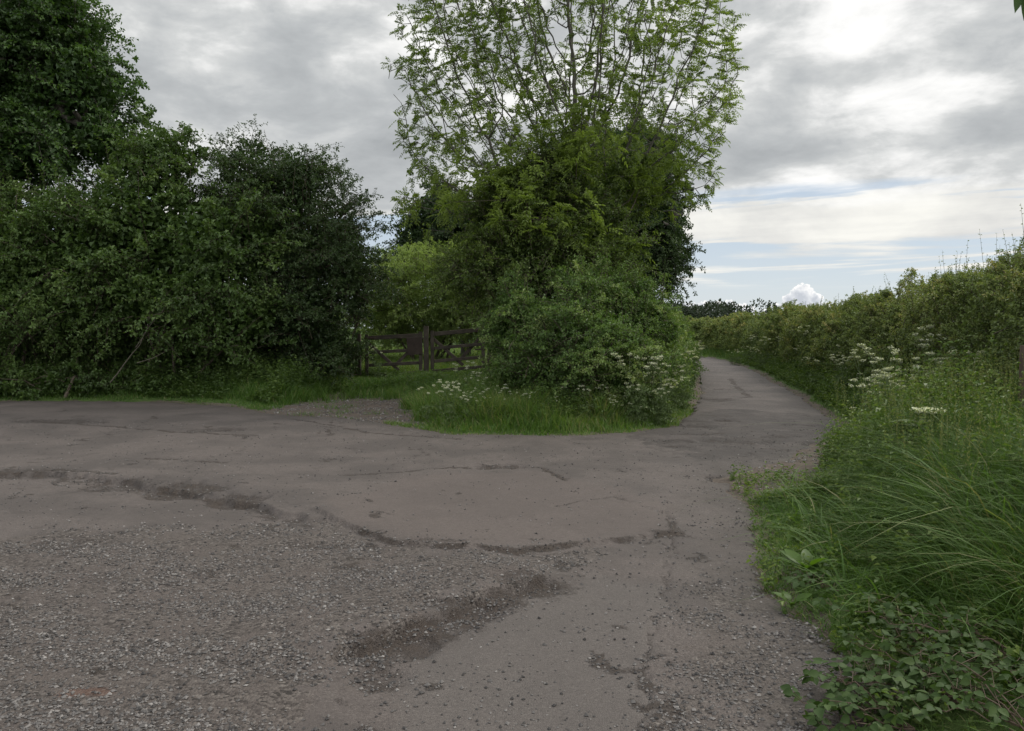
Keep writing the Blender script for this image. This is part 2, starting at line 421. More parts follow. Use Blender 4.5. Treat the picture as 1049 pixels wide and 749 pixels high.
plain = b.mix(b.sstep(b.noise(pos, 24, 4, .7), .60, .72, 0., .55), plain, (.26, .235, .22))
plain = b.mix(b.math('MULTIPLY', b.attr('pink'), .6), plain, b.mix(.35, (.185, .155, .142), chips))
plain = b.mix(b.math('MULTIPLY', b.attr('grey'), .7), plain, b.mix(.35, (.165, .155, .146), chips))
stones = b.ramp(sepc.outputs[0], [(0, (.05, .044, .038)), (.3, (.115, .10, .09)), (.7, (.175, .156, .142)), (.93, (.21, .19, .172)), (1, (.29, .268, .245))])
brg = b.math('ADD', b.math('MULTIPLY_ADD', nmid, 1.2, -.6), b.math('MULTIPLY_ADD', nbig, .8, -.4))
fines = b.mix(.5, (.155, .130, .115), chips)
stones = b.mix(b.sstep(b.noise(pos, 3.1, 6, .7, .4), .48, .60, 0., .75), stones, fines)
stones = b.mix(b.sstep(b.noise(pos, 1.7, 6, .72, .5), .55, .64, 0., .6), stones, b.mix(.5, (.075, .063, .054), stones))
col = b.mix(b.sstep(b.math('ADD', b.attr('gravel'), brg), .38, .60), plain, stones)
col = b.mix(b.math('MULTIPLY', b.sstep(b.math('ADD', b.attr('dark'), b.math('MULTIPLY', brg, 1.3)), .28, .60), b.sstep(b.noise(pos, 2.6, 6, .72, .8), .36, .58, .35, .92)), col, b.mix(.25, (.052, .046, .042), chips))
col = b.mix(b.math('MULTIPLY', b.attr('edge'), .55), col, b.mix(.3, (.075, .068, .055), stones))
brk = b.math('ADD', b.math('MULTIPLY_ADD', nfine, .75, -.375), b.math('MULTIPLY_ADD', b.noise(pos, 15, 5, .75), 1.1, -.55))
dm = b.math('MULTIPLY', b.sstep(b.math('ADD', b.attr('dirt'), b.math('MULTIPLY', brk, .8)), .22, .74), b.sstep(b.attr('dirt'), .03, .25))
col = b.mix(dm, col, b.mix(.45, (.082, .067, .055), b.mix(1., stones, (.75, .68, .62), 'MULTIPLY')))
col = b.mix(b.math('MULTIPLY', b.attr('red'), .45), col, (.21, .10, .06))
col = b.mix(1., col, (.535, .508, .485), 'MULTIPLY')
p = b.n('ShaderNodeBsdfPrincipled'); b.link(col, p.inputs['Base Color'])
p.inputs['Roughness'].default_value = .74; p.inputs['Specular IOR Level'].default_value = .3
hgt = b.math('ADD', b.math('MULTIPLY', b.math('SUBTRACT', 1., vor.outputs['Distance']), b.math('MULTIPLY_ADD', b.attr('gravel'), .9, .12)),
             b.math('MULTIPLY_ADD', nmid, .7, b.math('MULTIPLY', b.math('SUBTRACT', 1., vor2.outputs['Distance']), .35)))
hgt = b.math('ADD', hgt, b.math('MULTIPLY', dm, b.math('MULTIPLY', b.noise(pos, 38, 4, .7), 2.6)))
bp = b.n('ShaderNodeBump'); bp.inputs['Strength'].default_value = .85; bp.inputs['Distance'].default_value = .012
b.link(hgt, bp.inputs['Height']); b.link(bp.outputs[0], p.inputs['Normal'])
o_ = b.n('ShaderNodeOutputMaterial'); b.link(p.outputs[0], o_.inputs[0])
M['tarmac'] = m
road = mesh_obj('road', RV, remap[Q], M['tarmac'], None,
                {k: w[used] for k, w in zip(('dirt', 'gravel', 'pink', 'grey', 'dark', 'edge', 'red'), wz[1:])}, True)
tag(road, 'worn pinkish grey tarmac turning into the narrow lane', 'road', kind='structure')

# ------------------------------------------------------------------ the ground sheet
rr = np.exp(np.arange(math.log(.6), math.log(5000), .032)); th = np.linspace(0, 2 * np.pi, 421)[:-1]
# finer spokes in front of the camera
RR, TH = np.meshgrid(rr, th, indexing='ij')
GP = np.stack([(RR * np.sin(TH)).ravel(), (RR * np.cos(TH)).ravel() + 2], 1)
gd = road_sdf(GP); gz = H(GP, gd)
bare = np.maximum.reduce([smooth(.30, .02, gd + wob(GP, 1.5, 43, 2) * .1) * .85, smooth(.35, -.35, sdf(GP, ENTRY) + wob(GP, .9, 41, 3) * .4), smooth(.35, .0, sdf(GP, NOTCH) + wob(GP, 2, 42) * .12)])
bare[gd < .05] = 1
n1, n2 = RR.shape; gi = np.arange(n1 * n2).reshape(n1, n2)
nx = np.roll(gi, -1, 1)
GQ = np.stack([gi[:-1], gi[1:], nx[1:], nx[:-1]], -1).reshape(-1, 4)
cap = np.array([[0, 0]])
GV = np.column_stack([GP, gz]); GV = np.vstack([GV, [[0, 2, -.06]]]); ci = len(GV) - 1
tri = np.stack([gi[0], nx[0], np.full(n2, ci)], 1)
m, nt = new_mat('soil_and_turf'); b = NB(nt)
pos = b.n('ShaderNodeNewGeometry').outputs['Position']
g1 = b.noise(pos, .35, 4, .6); g2 = b.noise(pos, 6, 5, .7); g3 = b.noise(pos, 45, 3, .7)
turf = b.ramp(g2, [(.25, (.030, .050, .014)), (.55, (.050, .085, .020)), (.8, (.075, .12, .030))])
turf = b.mix(b.sstep(g1, .4, .65), turf, (.065, .10, .028))
soil = b.mix(b.sstep(b.noise(pos, 1.9, 6, .75, .5), .40, .62, 0., .9), b.ramp(g2, [(.25, (.065, .052, .042)), (.7, (.135, .108, .088))]), b.ramp(g3, [(.3, (.04, .034, .027)), (.72, (.15, .125, .10))]))
soil = b.mix(b.sstep(b.noise(pos, 3.3, 6, .75, .6), .54, .64, 0., .8), soil, (.055, .043, .034))
soil = b.mix(b.sstep(b.noise(pos, 9, 5, .75), .56, .68, 0., .7), soil, (.17, .148, .13))
bk = b.math('ADD', b.attr('bare'), b.math('MULTIPLY_ADD', b.noise(pos, 5, 5, .7), 1.4, -.7))
col = b.mix(b.sstep(bk, .35, .6), turf, soil)
p = b.n('ShaderNodeBsdfPrincipled'); b.link(col, p.inputs['Base Color']); p.inputs['Roughness'].default_value = .95
p.inputs['Specular IOR Level'].default_value = .15
bp = b.n('ShaderNodeBump'); bp.inputs['Strength'].default_value = .8; bp.inputs['Distance'].default_value = .03
b.link(b.math('ADD', g2, b.math('MULTIPLY', g3, .4)), bp.inputs['Height']); b.link(bp.outputs[0], p.inputs['Normal'])
o_ = b.n('ShaderNodeOutputMaterial'); b.link(p.outputs[0], o_.inputs[0]); M['ground'] = m
ground = mesh_obj('ground', GV, [GQ[:, ::-1], tri], M['ground'], None, {'bare': np.append(bare, 0)}, True)
tag(ground, 'soil and turf with the bare earth gateway and fields', 'ground', kind='structure')

# ------------------------------------------------------------------ loose stones on the tarmac
m, nt = new_mat('loose_stone'); b = NB(nt)
c = b.ramp(b.attr('tint'), [(0, (.035, .032, .03)), (.35, (.10, .092, .085)), (.75, (.20, .185, .17)), (1, (.40, .38, .35))])
p = b.n('ShaderNodeBsdfPrincipled'); b.link(c, p.inputs['Base Color']); p.inputs['Roughness'].default_value = .8
o_ = b.n('ShaderNodeOutputMaterial'); b.link(p.outputs[0], o_.inputs[0]); M['stone'] = m
n = 200000
yy = np.exp(rng.uniform(math.log(2.3), math.log(14), n)); xx = rng.uniform(-.85, .45, n) * (yy + .6)
SP = np.stack([xx, yy], 1)
ok = road_sdf(SP) < -.02; SP = SP[ok]
w = wear(SP)
prob = .09 + .75 * w[2] + .8 * w[1] + .25 * w[6] - .06 * w[3]
ok = rng.random(len(SP)) < prob * smooth(-.6, .9, wob(SP, 1.1, 51, 3) + .25); SP = SP[ok]; w = [a[ok] for a in w]
n = len(SP); dist = np.hypot(SP[:, 0], SP[:, 1])
size = np.exp(rng.normal(math.log(.0052), .42, n)) * (1 + .045 * dist)
size = np.where((rng.random(n) < .010) & (size < .008), size * 2.0, np.minimum(size, .012))
octv = np.array([[1, 0, 0], [-1, 0, 0], [0, 1, 0], [0, -1, 0], [0, 0, 1], [0, 0, -1.]])
octf = np.array([[0, 2, 4], [2, 1, 4], [1, 3, 4], [3, 0, 4], [2, 0, 5], [1, 2, 5], [3, 1, 5], [0, 3, 5]])
sv = octv[None] * size[:, None, None] * rng.uniform(.6, 1.3, (n, 6, 1)) * np.array([1, 1, .7])
ca, sa = np.cos(a := rng.uniform(0, 6.28, n)), np.sin(a)
sv = np.stack([sv[..., 0] * ca[:, None] - sv[..., 1] * sa[:, None], sv[..., 0] * sa[:, None] + sv[..., 1] * ca[:, None], sv[..., 2]], -1)
sv += rng.normal(0, .12, sv.shape) * size[:, None, None]
sv += np.column_stack([SP, w[0] + size * .25])[:, None]
bf = Buf(); tint = np.clip(rng.normal(.40, .2, n) - .08 * w[1] + .3 * (rng.random(n) < .035) * (size < .009) - .30 * (rng.random(n) < .22 + .25 * (1 - w[2])), 0, .80)
bf.add(sv.reshape(-1, 3), (octf[None] + (np.arange(n) * 6)[:, None, None]).reshape(-1, 3), np.repeat(tint, 6))
for poly, nn in ((ENTRY, 9000), (NOTCH, 5000)):
    lo, hi = poly.min(0) - .2, poly.max(0) + .2
    Q_ = rng.uniform(lo, hi, (nn, 2)); Q_ = Q_[(sdf(Q_, poly) < .1) & (rng.random(nn) < smooth(-.5, .5, wob(Q_, 1.2, 52, 3)))]; Q_ = Q_[road_sdf(Q_) > .0]
    q_ = len(Q_); sz = np.exp(rng.normal(math.log(.011), .4, q_))
    v_ = octv[None] * sz[:, None, None] * rng.uniform(.6, 1.3, (q_, 6, 1)) * np.array([1, 1, .7]) + np.column_stack([Q_, H(Q_) + sz * .3])[:, None]
    bf.add(v_.reshape(-1, 3), (octf[None] + (np.arange(q_) * 6)[:, None, None]).reshape(-1, 3), np.repeat(np.clip(rng.normal(.45, .22, q_), 0, .9), 6))
tag(bf.obj('loose_gravel', M['stone']), 'loose grey chippings scattered over the worn tarmac', 'gravel', kind='stuff')

# ------------------------------------------------------------------ grass
def blades(buf, XY, h, w, lean, tint, segs=3, flop=.5, leandir=None):
    n = len(XY); z = H(XY)
    a = rng.uniform(0, 6.28, n); d = np.stack([np.cos(a), np.sin(a)], 1)
    if leandir is not None:
        a2 = wob(XY, .9, 88, 2) * 1.6; d = d * .8 + np.stack([np.cos(a2) - 1, np.sin(a2)], 1) * .5
        d = d * .75 + np.asarray(leandir); d /= np.linalg.norm(d, axis=1, keepdims=True)
    s = np.stack([-d[:, 1], d[:, 0]], 1)
    tw = rng.normal(0, .7, n); s = s * np.cos(tw)[:, None] + d * np.sin(tw)[:, None]
    rows = []
    for k in range(segs + 1):
        t = k / segs
        out = h * (lean * t + flop * lean * 1.2 * t * t * t)
        up = h * (t - flop * lean * .75 * t ** 3)
        c = np.column_stack([XY + d * out[:, None], z - .02 + up])
        ww = w * (1 - t) ** .6 * .5
        if k < segs:
            o = np.column_stack([s * ww[:, None], np.zeros(n)])
            rows += [c - o, c + o]
        else: rows.append(c)
    V = np.stack(rows, 1); nv = V.shape[1]
    b_ = (np.arange(n) * nv)[:, None]
    for k in range(segs - 1):
        buf_f = b_ + [2 * k, 2 * k + 1, 2 * k + 3, 2 * k + 2]
        yield_f.append(buf_f)
    return V, nv, b_, segs

def grass(buf, XY, h, w, lean, tint, segs=3, flop=.5, leandir=None):
    global yield_f
    yield_f = []
    V, nv, b_, s = blades(buf, XY, h, w, lean, tint, segs, flop, leandir)
    base = buf.n
    buf.add(V.reshape(-1, 3), b_ + [2 * s - 2, 2 * s - 1, 2 * s], np.repeat(np.clip(tint, 0, 1), nv))
    for f in yield_f: buf.f.setdefault(4, []).append(f + base)

def clumpy(P, freq, seed, thr):
    return wob(P, freq, seed, 2) > thr

def grass_zone(buf, n, xr, yr, cond, hfun, wscale=1, lean=(.15, .5), segs=3, flop=.5, leandir=None, tint=.5, seed=0):
    P = np.stack([rng.uniform(*xr, n), rng.uniform(*yr, n)], 1)
    d = road_sdf(P); e = sdf(P, ENTRY); nt_ = sdf(P, NOTCH)
    ok = (d > rng.exponential(.03, n) - .015) & (e + wob(P, .9, 41, 3) * .4 > rng.exponential(.2, n) - .22) & (nt_ > rng.exponential(.08, n) - .05)
    P, d = P[ok], np.minimum(d, np.maximum(nt_, .02))[ok]
    ok = cond(P, d); P, d = P[ok], d[ok]
    h = hfun(P, d) * rng.uniform(.55, 1.15, len(P)) * (1 + .25 * wob(P, .8, 60 + seed))
    tt = np.clip(tint + wob(P, .6, 70 + seed) * .18 + rng.normal(0, .15, len(P)), 0, .95)
    tt = np.where(rng.random(len(P)) < .055, 1, tt)
    grass(buf, P, h, wscale * rng.uniform(.005, .0105, len(P)), rng.uniform(*lean, len(P)), tt, segs, flop, leandir)

def right_side(P): return P[:, 0] > np.interp(P[:, 1], [p[1] for p in RIGHT_EDGE[:19]], [p[0] for p in RIGHT_EDGE[:19]]) - .2

# close verge
gb = Buf()
grass_zone(gb, 3800, (1.5, 5.2), (2.6, 7.5), lambda P, d: right_side(P) & (P[:, 0] < .72 * P[:, 1] + .8) & (d > .3) & (P[:, 1] > 3.6 + .6 * wob(P, .6, 77)) & clumpy(P, .8, 79, -.25), lambda P, d: .38 + .38 * smooth(.4, 1.5, d), 1.7, (.3, 1.0), 6, .9, (-.15, -.25), .55, 11)
grass_zone(gb, 4000, (2.4, 7.6), (6.5, 12.5), lambda P, d: right_side(P) & (P[:, 0] < .72 * P[:, 1] + .8) & (d > .9), lambda P, d: .38 + .38 * smooth(.9, 2.4, d), 1.7, (.1, .5), 5, .6, None, .5, 12)
hv = lambda P, d: .10 + .46 * smooth(.25, 1.3, d) + .12 * smooth(1.2, 2.5, d)
grass_zone(gb, 75000, (1.1, 5.2), (1.9, 7.5), lambda P, d: right_side(P) & (P[:, 0] < .72 * P[:, 1] + .8) & ((d < .35) & (rng.random(len(P)) < .5) | (P[:, 1] > 3.7 + .4 * wob(P, .6, 77)) | (rng.random(len(P)) < .12)), hv, .9, (.25, .85), 5, .8, (-.12, -.2), .5, 1)
grass_zone(gb, 70000, (2.0, 7.6), (7.0, 13.5), lambda P, d: right_side(P) & (P[:, 0] < .72 * P[:, 1] + .8), lambda P, d: .06 + .36 * smooth(.3, 1.7, d) + .22 * smooth(1.4, 2.8, d), 1.1, (.15, .6), 4, .6, (-.1, -.08), .55, 2)
tag(gb.obj('verge_grass', M['grass']), 'long lush grass drooping over the verge beside the lane', 'grass', kind='stuff')
# foot of right hedge along the lane
gb = Buf()
grass_zone(gb, 60000, (5, 14), (13, 50), lambda P, d: right_side(P) & (d < 2.2), lambda P, d: .06 + .42 * smooth(.1, .8, d), 2.0, (.15, .6), 3, .5, None, .42, 3)
tag(gb.obj('hedge_foot_grass', M['grass']), 'rough grass along the foot of the lane hedge', 'grass', kind='stuff')
# island in the middle, its edge on the tarmac and along the lane
gb = Buf()
grass_zone(gb, 70000, (-2.4, 4.5), (11.7, 17), lambda P, d: ~right_side(P) & (d < 2.2) & (P[:, 0] > -2.2), lambda P, d: .10 + .42 * smooth(.1, .9, d), 1.5, (.15, .6), 3, .5, None, .72, 4)
grass_zone(gb, 30000, (3.0, 9.5), (15, 48), lambda P, d: ~right_side(P) & (d < 1.4), lambda P, d: .08 + .22 * smooth(.1, .8, d), 2.0, (.15, .6), 3, .5, None, .55, 5)
tag(gb.obj('bright_grass', M['grass']), 'bright green grass skirting the middle hedge by the tarmac', 'grass', kind='stuff')
# left strip, gateway and field
gb = Buf()
grass_zone(gb, 60000, (-16, -4.2), (15, 20), lambda P, d: (d < 2.6), lambda P, d: .06 + .30 * smooth(.2, 1.2, d), 1.7, (.15, .6), 3, .5, None, .48, 6)
grass_zone(gb, 60000, (-5.4, .5), (14, 22.5), lambda P, d: d > .05, lambda P, d: .09 + .20 * smooth(.6, 2.0, d) - .16 * smooth(18.6, 20, P[:, 1]), 1.6, (.15, .6), 3, .5, None, .52, 7)
tf = np.stack([rng.uniform(-5.2, -1.2, 40), rng.uniform(12.9, 18.6, 40)], 1); tf = tf[(sdf(tf, ENTRY) < .1) & (road_sdf(tf) > -.1)]
tf = np.repeat(tf, 45, 0) + rng.normal(0, .13, (len(tf) * 45, 2)); tf = tf[road_sdf(tf) > -.15]
grass(gb, tf, rng.uniform(.04, .16, len(tf)), rng.uniform(.006, .012, len(tf)), rng.uniform(.2, .7, len(tf)), np.clip(rng.normal(.55, .15, len(tf)), 0, 1), 3)
grass_zone(gb, 60000, (-8, 1), (21.6, 30), lambda P, d: d > .3, lambda P, d: np.full(len(P), .42), 2.4, (.15, .6), 3, .5, None, .78, 8)
grass_zone(gb, 30000, (-16, 3), (30, 46), lambda P, d: d > .3, lambda P, d: np.full(len(P), .45), 4.5, (.15, .6), 3, .5, None, .75, 9)
tag(gb.obj('gateway_grass', M['grass']), 'grass in front of the left thicket and around the field gate', 'grass', kind='stuff')

# ------------------------------------------------------------------ lobe-shaped bushes
def lobe_points(lobes, n, seed, depth=.16, rough=.16, nf=.35, gap=-9.):
    """points near the surface of a union of ellipsoids; returns P, outward normal"""
    r = np.random.default_rng(seed)
    lobes = np.asarray(lobes, float)
    wts = (lobes[:, 3] * lobes[:, 4] + lobes[:, 3] * lobes[:, 5] + lobes[:, 4] * lobes[:, 5]); wts /= wts.sum()
    k = r.choice(len(lobes), n, p=wts)
    d = norm(r.normal(size=(n, 3)))
    c, ra = lobes[k, :3], lobes[k, 3:]
    rad = 1 - np.abs(r.normal(0, depth, n))
    P0 = c + d * ra
    nz = wob(P0, nf, seed + 1, 3)
    rad = rad * (1 + rough * nz + rough * .45 * wob(P0, nf * 3.2, seed + 2, 2))
    P = c + d * ra * rad[:, None]
    nrm = norm(d / ra)
    ok = np.ones(n, bool)
    for q in lobes:
        e = np.sqrt((((P - q[:3]) / q[3:]) ** 2).sum(1))
        ok &= (e > .70) | (r.random(n) < .03)
    ok &= wob(P, nf * 1.7, seed + 3, 2) > gap
    g = H(P[:, :2]); ok &= P[:, 2] > g + .02
    return P[ok], nrm[ok]

def boughs(buf, tw, O, D, L, ns, nleaf, leaf, wr, tint, width=.42, sl=.42, droop=.28, up=.8, r0=.010):
    """arching boughs that carry side shoots in a loose flat spray; O start, D direction"""
    m = len(O)
    if m == 0: return
    D = norm(D); L = np.broadcast_to(L, (m,)); leaf = np.broadcast_to(leaf, (m,))
    S = norm(np.cross(D, np.array([0, 0, 1.]) + rng.normal(0, .35, (m, 3)))); U = np.cross(S, D)
    Z = np.array([0, 0, 1.])
    def at(t): return O[:, None] + D[:, None] * (L[:, None] * t)[..., None] - Z * (droop * L[:, None] * t ** 2.2)[..., None]
    t = np.clip((np.arange(ns) + rng.uniform(0, 1, (m, ns))) / ns, 0, 1) * .9 + .12
    P = at(t)
    sg = np.where(np.arange(ns) % 2 == 0, 1., -1.)[None, :, None] * np.ones((m, 1, 1))
    sd = D[:, None] * rng.uniform(.5, 1.0, (m, ns, 1)) + S[:, None] * sg * rng.uniform(.4, 1.1, (m, ns, 1)) + U[:, None] * rng.normal(.12, .30, (m, ns, 1)) + rng.normal(0, .12, (m, ns, 3)) - Z * .12 * t[..., None]
    LL = (L[:, None] * width * (1.15 - .75 * t) * rng.uniform(.55, 1.25, (m, ns))).ravel()
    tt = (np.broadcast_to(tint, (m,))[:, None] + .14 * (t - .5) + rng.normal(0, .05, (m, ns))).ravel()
    sprigs(buf, P.reshape(-1, 3), sd.reshape(-1, 3), LL, nleaf, np.repeat(leaf, ns), wr, tt, tw, droop=.2, up=up, tw=.003)
    tk = np.linspace(0, 1, 5)
    pts_ = at(np.broadcast_to(tk, (m, 5)))
    for k in range(4): tubes(tw, pts_[:, k], pts_[:, k + 1], r0 * (1 - .2 * k), r0 * (.8 - .2 * k), 4)

def fill_leaves(buf, lobes, n, leaf, wr, tint):
    """inner foliage that closes the volume"""
    lobes = np.asarray(lobes, float); w = lobes[:, 3:].prod(1) ** .8
    k = rng.choice(len(lobes), n, p=w / w.sum())
    P = lobes[k, :3] + norm(rng.normal(size=(n, 3))) * lobes[k, 3:] * (rng.random(n) ** .4 * .68)[:, None]
    P = P[P[:, 2] > H(P[:, :2]) + .05]; m_ = len(P)
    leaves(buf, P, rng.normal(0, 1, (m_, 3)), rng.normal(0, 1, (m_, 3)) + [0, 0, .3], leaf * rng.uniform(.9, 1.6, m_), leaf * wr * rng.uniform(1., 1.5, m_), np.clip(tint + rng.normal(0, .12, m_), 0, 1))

def bush(name, lobes, n, leaf, mat, seed, label, cat, tint=.45, nleaf=8, L=(.2, .5), wr=.62, depth=.16, rough=.16, gap=-9., shoots=0, shoot_len=(.4, .9),
         base=None, trunks=5, up=.55, spread_in=.35, group=None, extra=None, droop=.15, fill=1.5, bl=.95):
    lobes = np.asarray(lobes, float)
    if base is None:
        bx, by = lobes[:, 0].mean(), lobes[:, 1].mean(); base = (bx, by)
    bz = float(H(np.array([base]))[0])
    root = empty(name, (base[0], base[1], bz)); org = (base[0], base[1], bz)
    tag(root, label, cat, group)
    lb, tb = Buf(), Buf()
    sh = lobes.copy(); sh[:, 3:] *= .93
    P, N = lobe_points(sh, max(60, n // 11), seed, .14, rough, gap=gap)
    m_ = len(P)
    D = norm(N * .8 + np.array([0, 0, up * .6]) + rng.normal(0, spread_in, (m_, 3)))
    tt = tint + wob(P, .45, seed + 9, 3) * .30 + rng.normal(0, .20, m_)
    Lb = np.exp(rng.normal(math.log(bl), .35, m_))
    boughs(lb, tb, P - D * (Lb * .55)[:, None], D, Lb, 11, nleaf, leaf, wr, tt, droop=droop * 1.6)
    if shoots:
        top = lobes
        P2, N2 = lobe_points(lobes, shoots * 6, seed + 50, .05, rough)
        w_ = N2[:, 2] > .35; P2, N2 = P2[w_][:shoots], N2[w_][:shoots]
        D2 = norm(N2 * .5 + [0, 0, .9] + rng.normal(0, .25, (len(P2), 3)))
        sprigs(lb, P2 - D2 * .1, D2, rng.uniform(*shoot_len, len(P2)), 13, leaf * .85, wr, tint + rng.normal(.05, .1, len(P2)), tb, spread=.7)
    # stems from the base into the lobes
    for q in range(trunks):
        l = lobes[q % len(lobes)]
        s = np.array([base[0] + rng.normal(0, .35 * lobes[:, 3].mean()), base[1] + rng.normal(0, .3), 0]); s[2] = float(H(s[None, :2])[0]) - .1
        e = l[:3] + rng.normal(0, .25, 3) * l[3:]
        mid = (s + e) / 2 + rng.normal(0, .25, 3)
        t = np.linspace(0, 1, 9)[:, None]
        path = (1 - t) ** 2 * s + 2 * t * (1 - t) * mid + t * t * e
        path_tube(tb, path, np.linspace(.05, .012, 9) * rng.uniform(.7, 1.3), 5)
        for z_ in range(7):
            f = rng.uniform(.35, 1); a_ = (1 - f) ** 2 * s + 2 * f * (1 - f) * mid + f * f * e
            e2 = l[:3] + norm(rng.normal(size=3) + [0, 0, .4]) * l[3:] * .9
            t2 = np.linspace(0, 1, 5)[:, None]
            path_tube(tb, a_ + (e2 - a_) * t2 + rng.normal(0, .06, (5, 3)) * t2 * (1 - t2) * 4, np.linspace(.016, .004, 5), 4)
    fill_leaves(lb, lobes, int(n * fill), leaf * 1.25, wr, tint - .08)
    if extra: extra(lb, tb)
    lb.obj('foliage', mat, root, origin=org)
    tb.obj('stems', M['twig'], root, origin=org)
    return root

# --- left thicket
def L_(px, py, d, rx, ry, rz): a = At(px, py, d); return (a[0], a[1], a[2], rx, ry, rz)
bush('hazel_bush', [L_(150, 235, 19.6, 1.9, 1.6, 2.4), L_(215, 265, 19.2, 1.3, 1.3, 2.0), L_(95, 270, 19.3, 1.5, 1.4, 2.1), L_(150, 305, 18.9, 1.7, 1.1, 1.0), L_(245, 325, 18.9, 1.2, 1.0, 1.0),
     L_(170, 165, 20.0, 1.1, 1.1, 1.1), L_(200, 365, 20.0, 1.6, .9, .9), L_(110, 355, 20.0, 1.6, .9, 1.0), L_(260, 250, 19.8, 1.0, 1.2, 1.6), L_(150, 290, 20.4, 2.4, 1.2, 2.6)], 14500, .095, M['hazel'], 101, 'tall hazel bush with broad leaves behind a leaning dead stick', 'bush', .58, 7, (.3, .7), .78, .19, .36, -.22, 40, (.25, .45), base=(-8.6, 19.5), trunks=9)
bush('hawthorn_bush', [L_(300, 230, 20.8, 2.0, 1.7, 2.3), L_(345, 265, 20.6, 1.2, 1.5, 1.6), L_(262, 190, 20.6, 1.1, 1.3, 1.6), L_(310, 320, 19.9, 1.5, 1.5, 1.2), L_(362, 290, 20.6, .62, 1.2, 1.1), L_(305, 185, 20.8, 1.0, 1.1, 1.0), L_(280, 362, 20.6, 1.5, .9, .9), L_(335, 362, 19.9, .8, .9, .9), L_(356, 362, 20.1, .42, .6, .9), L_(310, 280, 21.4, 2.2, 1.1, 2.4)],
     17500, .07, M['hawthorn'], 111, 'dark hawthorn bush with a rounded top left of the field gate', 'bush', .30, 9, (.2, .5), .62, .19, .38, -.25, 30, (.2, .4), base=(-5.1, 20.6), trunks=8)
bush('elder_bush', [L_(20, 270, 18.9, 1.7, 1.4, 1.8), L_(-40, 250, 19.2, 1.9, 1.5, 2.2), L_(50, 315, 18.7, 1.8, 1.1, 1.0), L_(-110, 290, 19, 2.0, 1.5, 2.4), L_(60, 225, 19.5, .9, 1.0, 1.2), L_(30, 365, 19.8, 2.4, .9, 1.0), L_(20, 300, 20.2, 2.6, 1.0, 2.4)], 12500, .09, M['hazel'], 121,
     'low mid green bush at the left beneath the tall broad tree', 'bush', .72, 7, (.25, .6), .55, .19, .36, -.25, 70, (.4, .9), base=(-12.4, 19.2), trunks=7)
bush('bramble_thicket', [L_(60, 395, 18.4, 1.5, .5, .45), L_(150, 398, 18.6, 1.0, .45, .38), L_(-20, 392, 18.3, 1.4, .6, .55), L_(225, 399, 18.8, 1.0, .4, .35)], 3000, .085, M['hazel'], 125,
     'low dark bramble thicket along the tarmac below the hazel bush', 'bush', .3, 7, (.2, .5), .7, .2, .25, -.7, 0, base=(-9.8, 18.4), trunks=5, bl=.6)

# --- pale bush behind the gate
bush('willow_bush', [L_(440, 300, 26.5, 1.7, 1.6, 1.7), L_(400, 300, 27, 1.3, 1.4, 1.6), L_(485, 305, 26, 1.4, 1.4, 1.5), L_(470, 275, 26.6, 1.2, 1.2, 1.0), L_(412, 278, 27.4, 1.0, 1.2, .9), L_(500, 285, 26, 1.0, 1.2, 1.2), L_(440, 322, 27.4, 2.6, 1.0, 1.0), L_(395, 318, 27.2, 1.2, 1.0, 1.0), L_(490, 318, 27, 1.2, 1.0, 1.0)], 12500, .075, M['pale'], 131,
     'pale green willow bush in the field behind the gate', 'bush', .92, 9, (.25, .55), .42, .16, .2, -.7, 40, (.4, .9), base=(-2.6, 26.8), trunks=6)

# ------------------------------------------------------------------ hedges swept along a path
def resample(path, step):
    path = np.asarray(path, float); s = np.concatenate([[0], np.cumsum(np.hypot(*np.diff(path, axis=0).T))])
    t = np.arange(0, s[-1], step); return np.stack([np.interp(t, s, path[:, 0]), np.interp(t, s, path[:, 1])], 1)

def hedge_points(path, hw, hh, n, seed, depth=.13, near_bias=True, power=.62):
    """points on a rounded cross-section swept along a path, hw/hh callables of arc"""
    r = np.random.default_rng(seed)
    pth = resample(path, .15); T = norm(np.gradient(pth, axis=0)); NR = np.stack([T[:, 1], -T[:, 0]], 1)
    dist = np.hypot(pth[:, 0], pth[:, 1])
    w = 1 / np.maximum(dist, 8) ** 1.0 if near_bias else np.ones(len(pth))
    k = r.choice(len(pth), n, p=w / w.sum())
    a = r.uniform(-.05, np.pi + .05, n)
    ca, sa = np.cos(a), np.sin(a)
    X = np.sign(ca) * np.abs(ca) ** power; Z = np.sign(sa) * np.abs(sa) ** power
    rad = 1 - np.abs(r.normal(0, depth, n))
    q = pth[k] + T[k] * r.uniform(-.1, .1, (n, 1))
    arc = k * .15
    W_, H_ = hw(arc, dist[k]), hh(arc, dist[k])
    base = H(q)
    P = np.column_stack([q + NR[k] * (X * W_ * rad)[:, None], base + Z * H_ * rad])
    nz = wob(P, .33, seed + 1, 3)
    Nn = norm(np.column_stack([NR[k] * (X / W_)[:, None], Z / H_]))
    P = P + Nn * (nz * .30 + wob(P, 1.3, seed + 2, 2) * .13)[:, None]
    ok = P[:, 2] > base + .03
    return P[ok], Nn[ok], dist[k][ok], arc[ok]

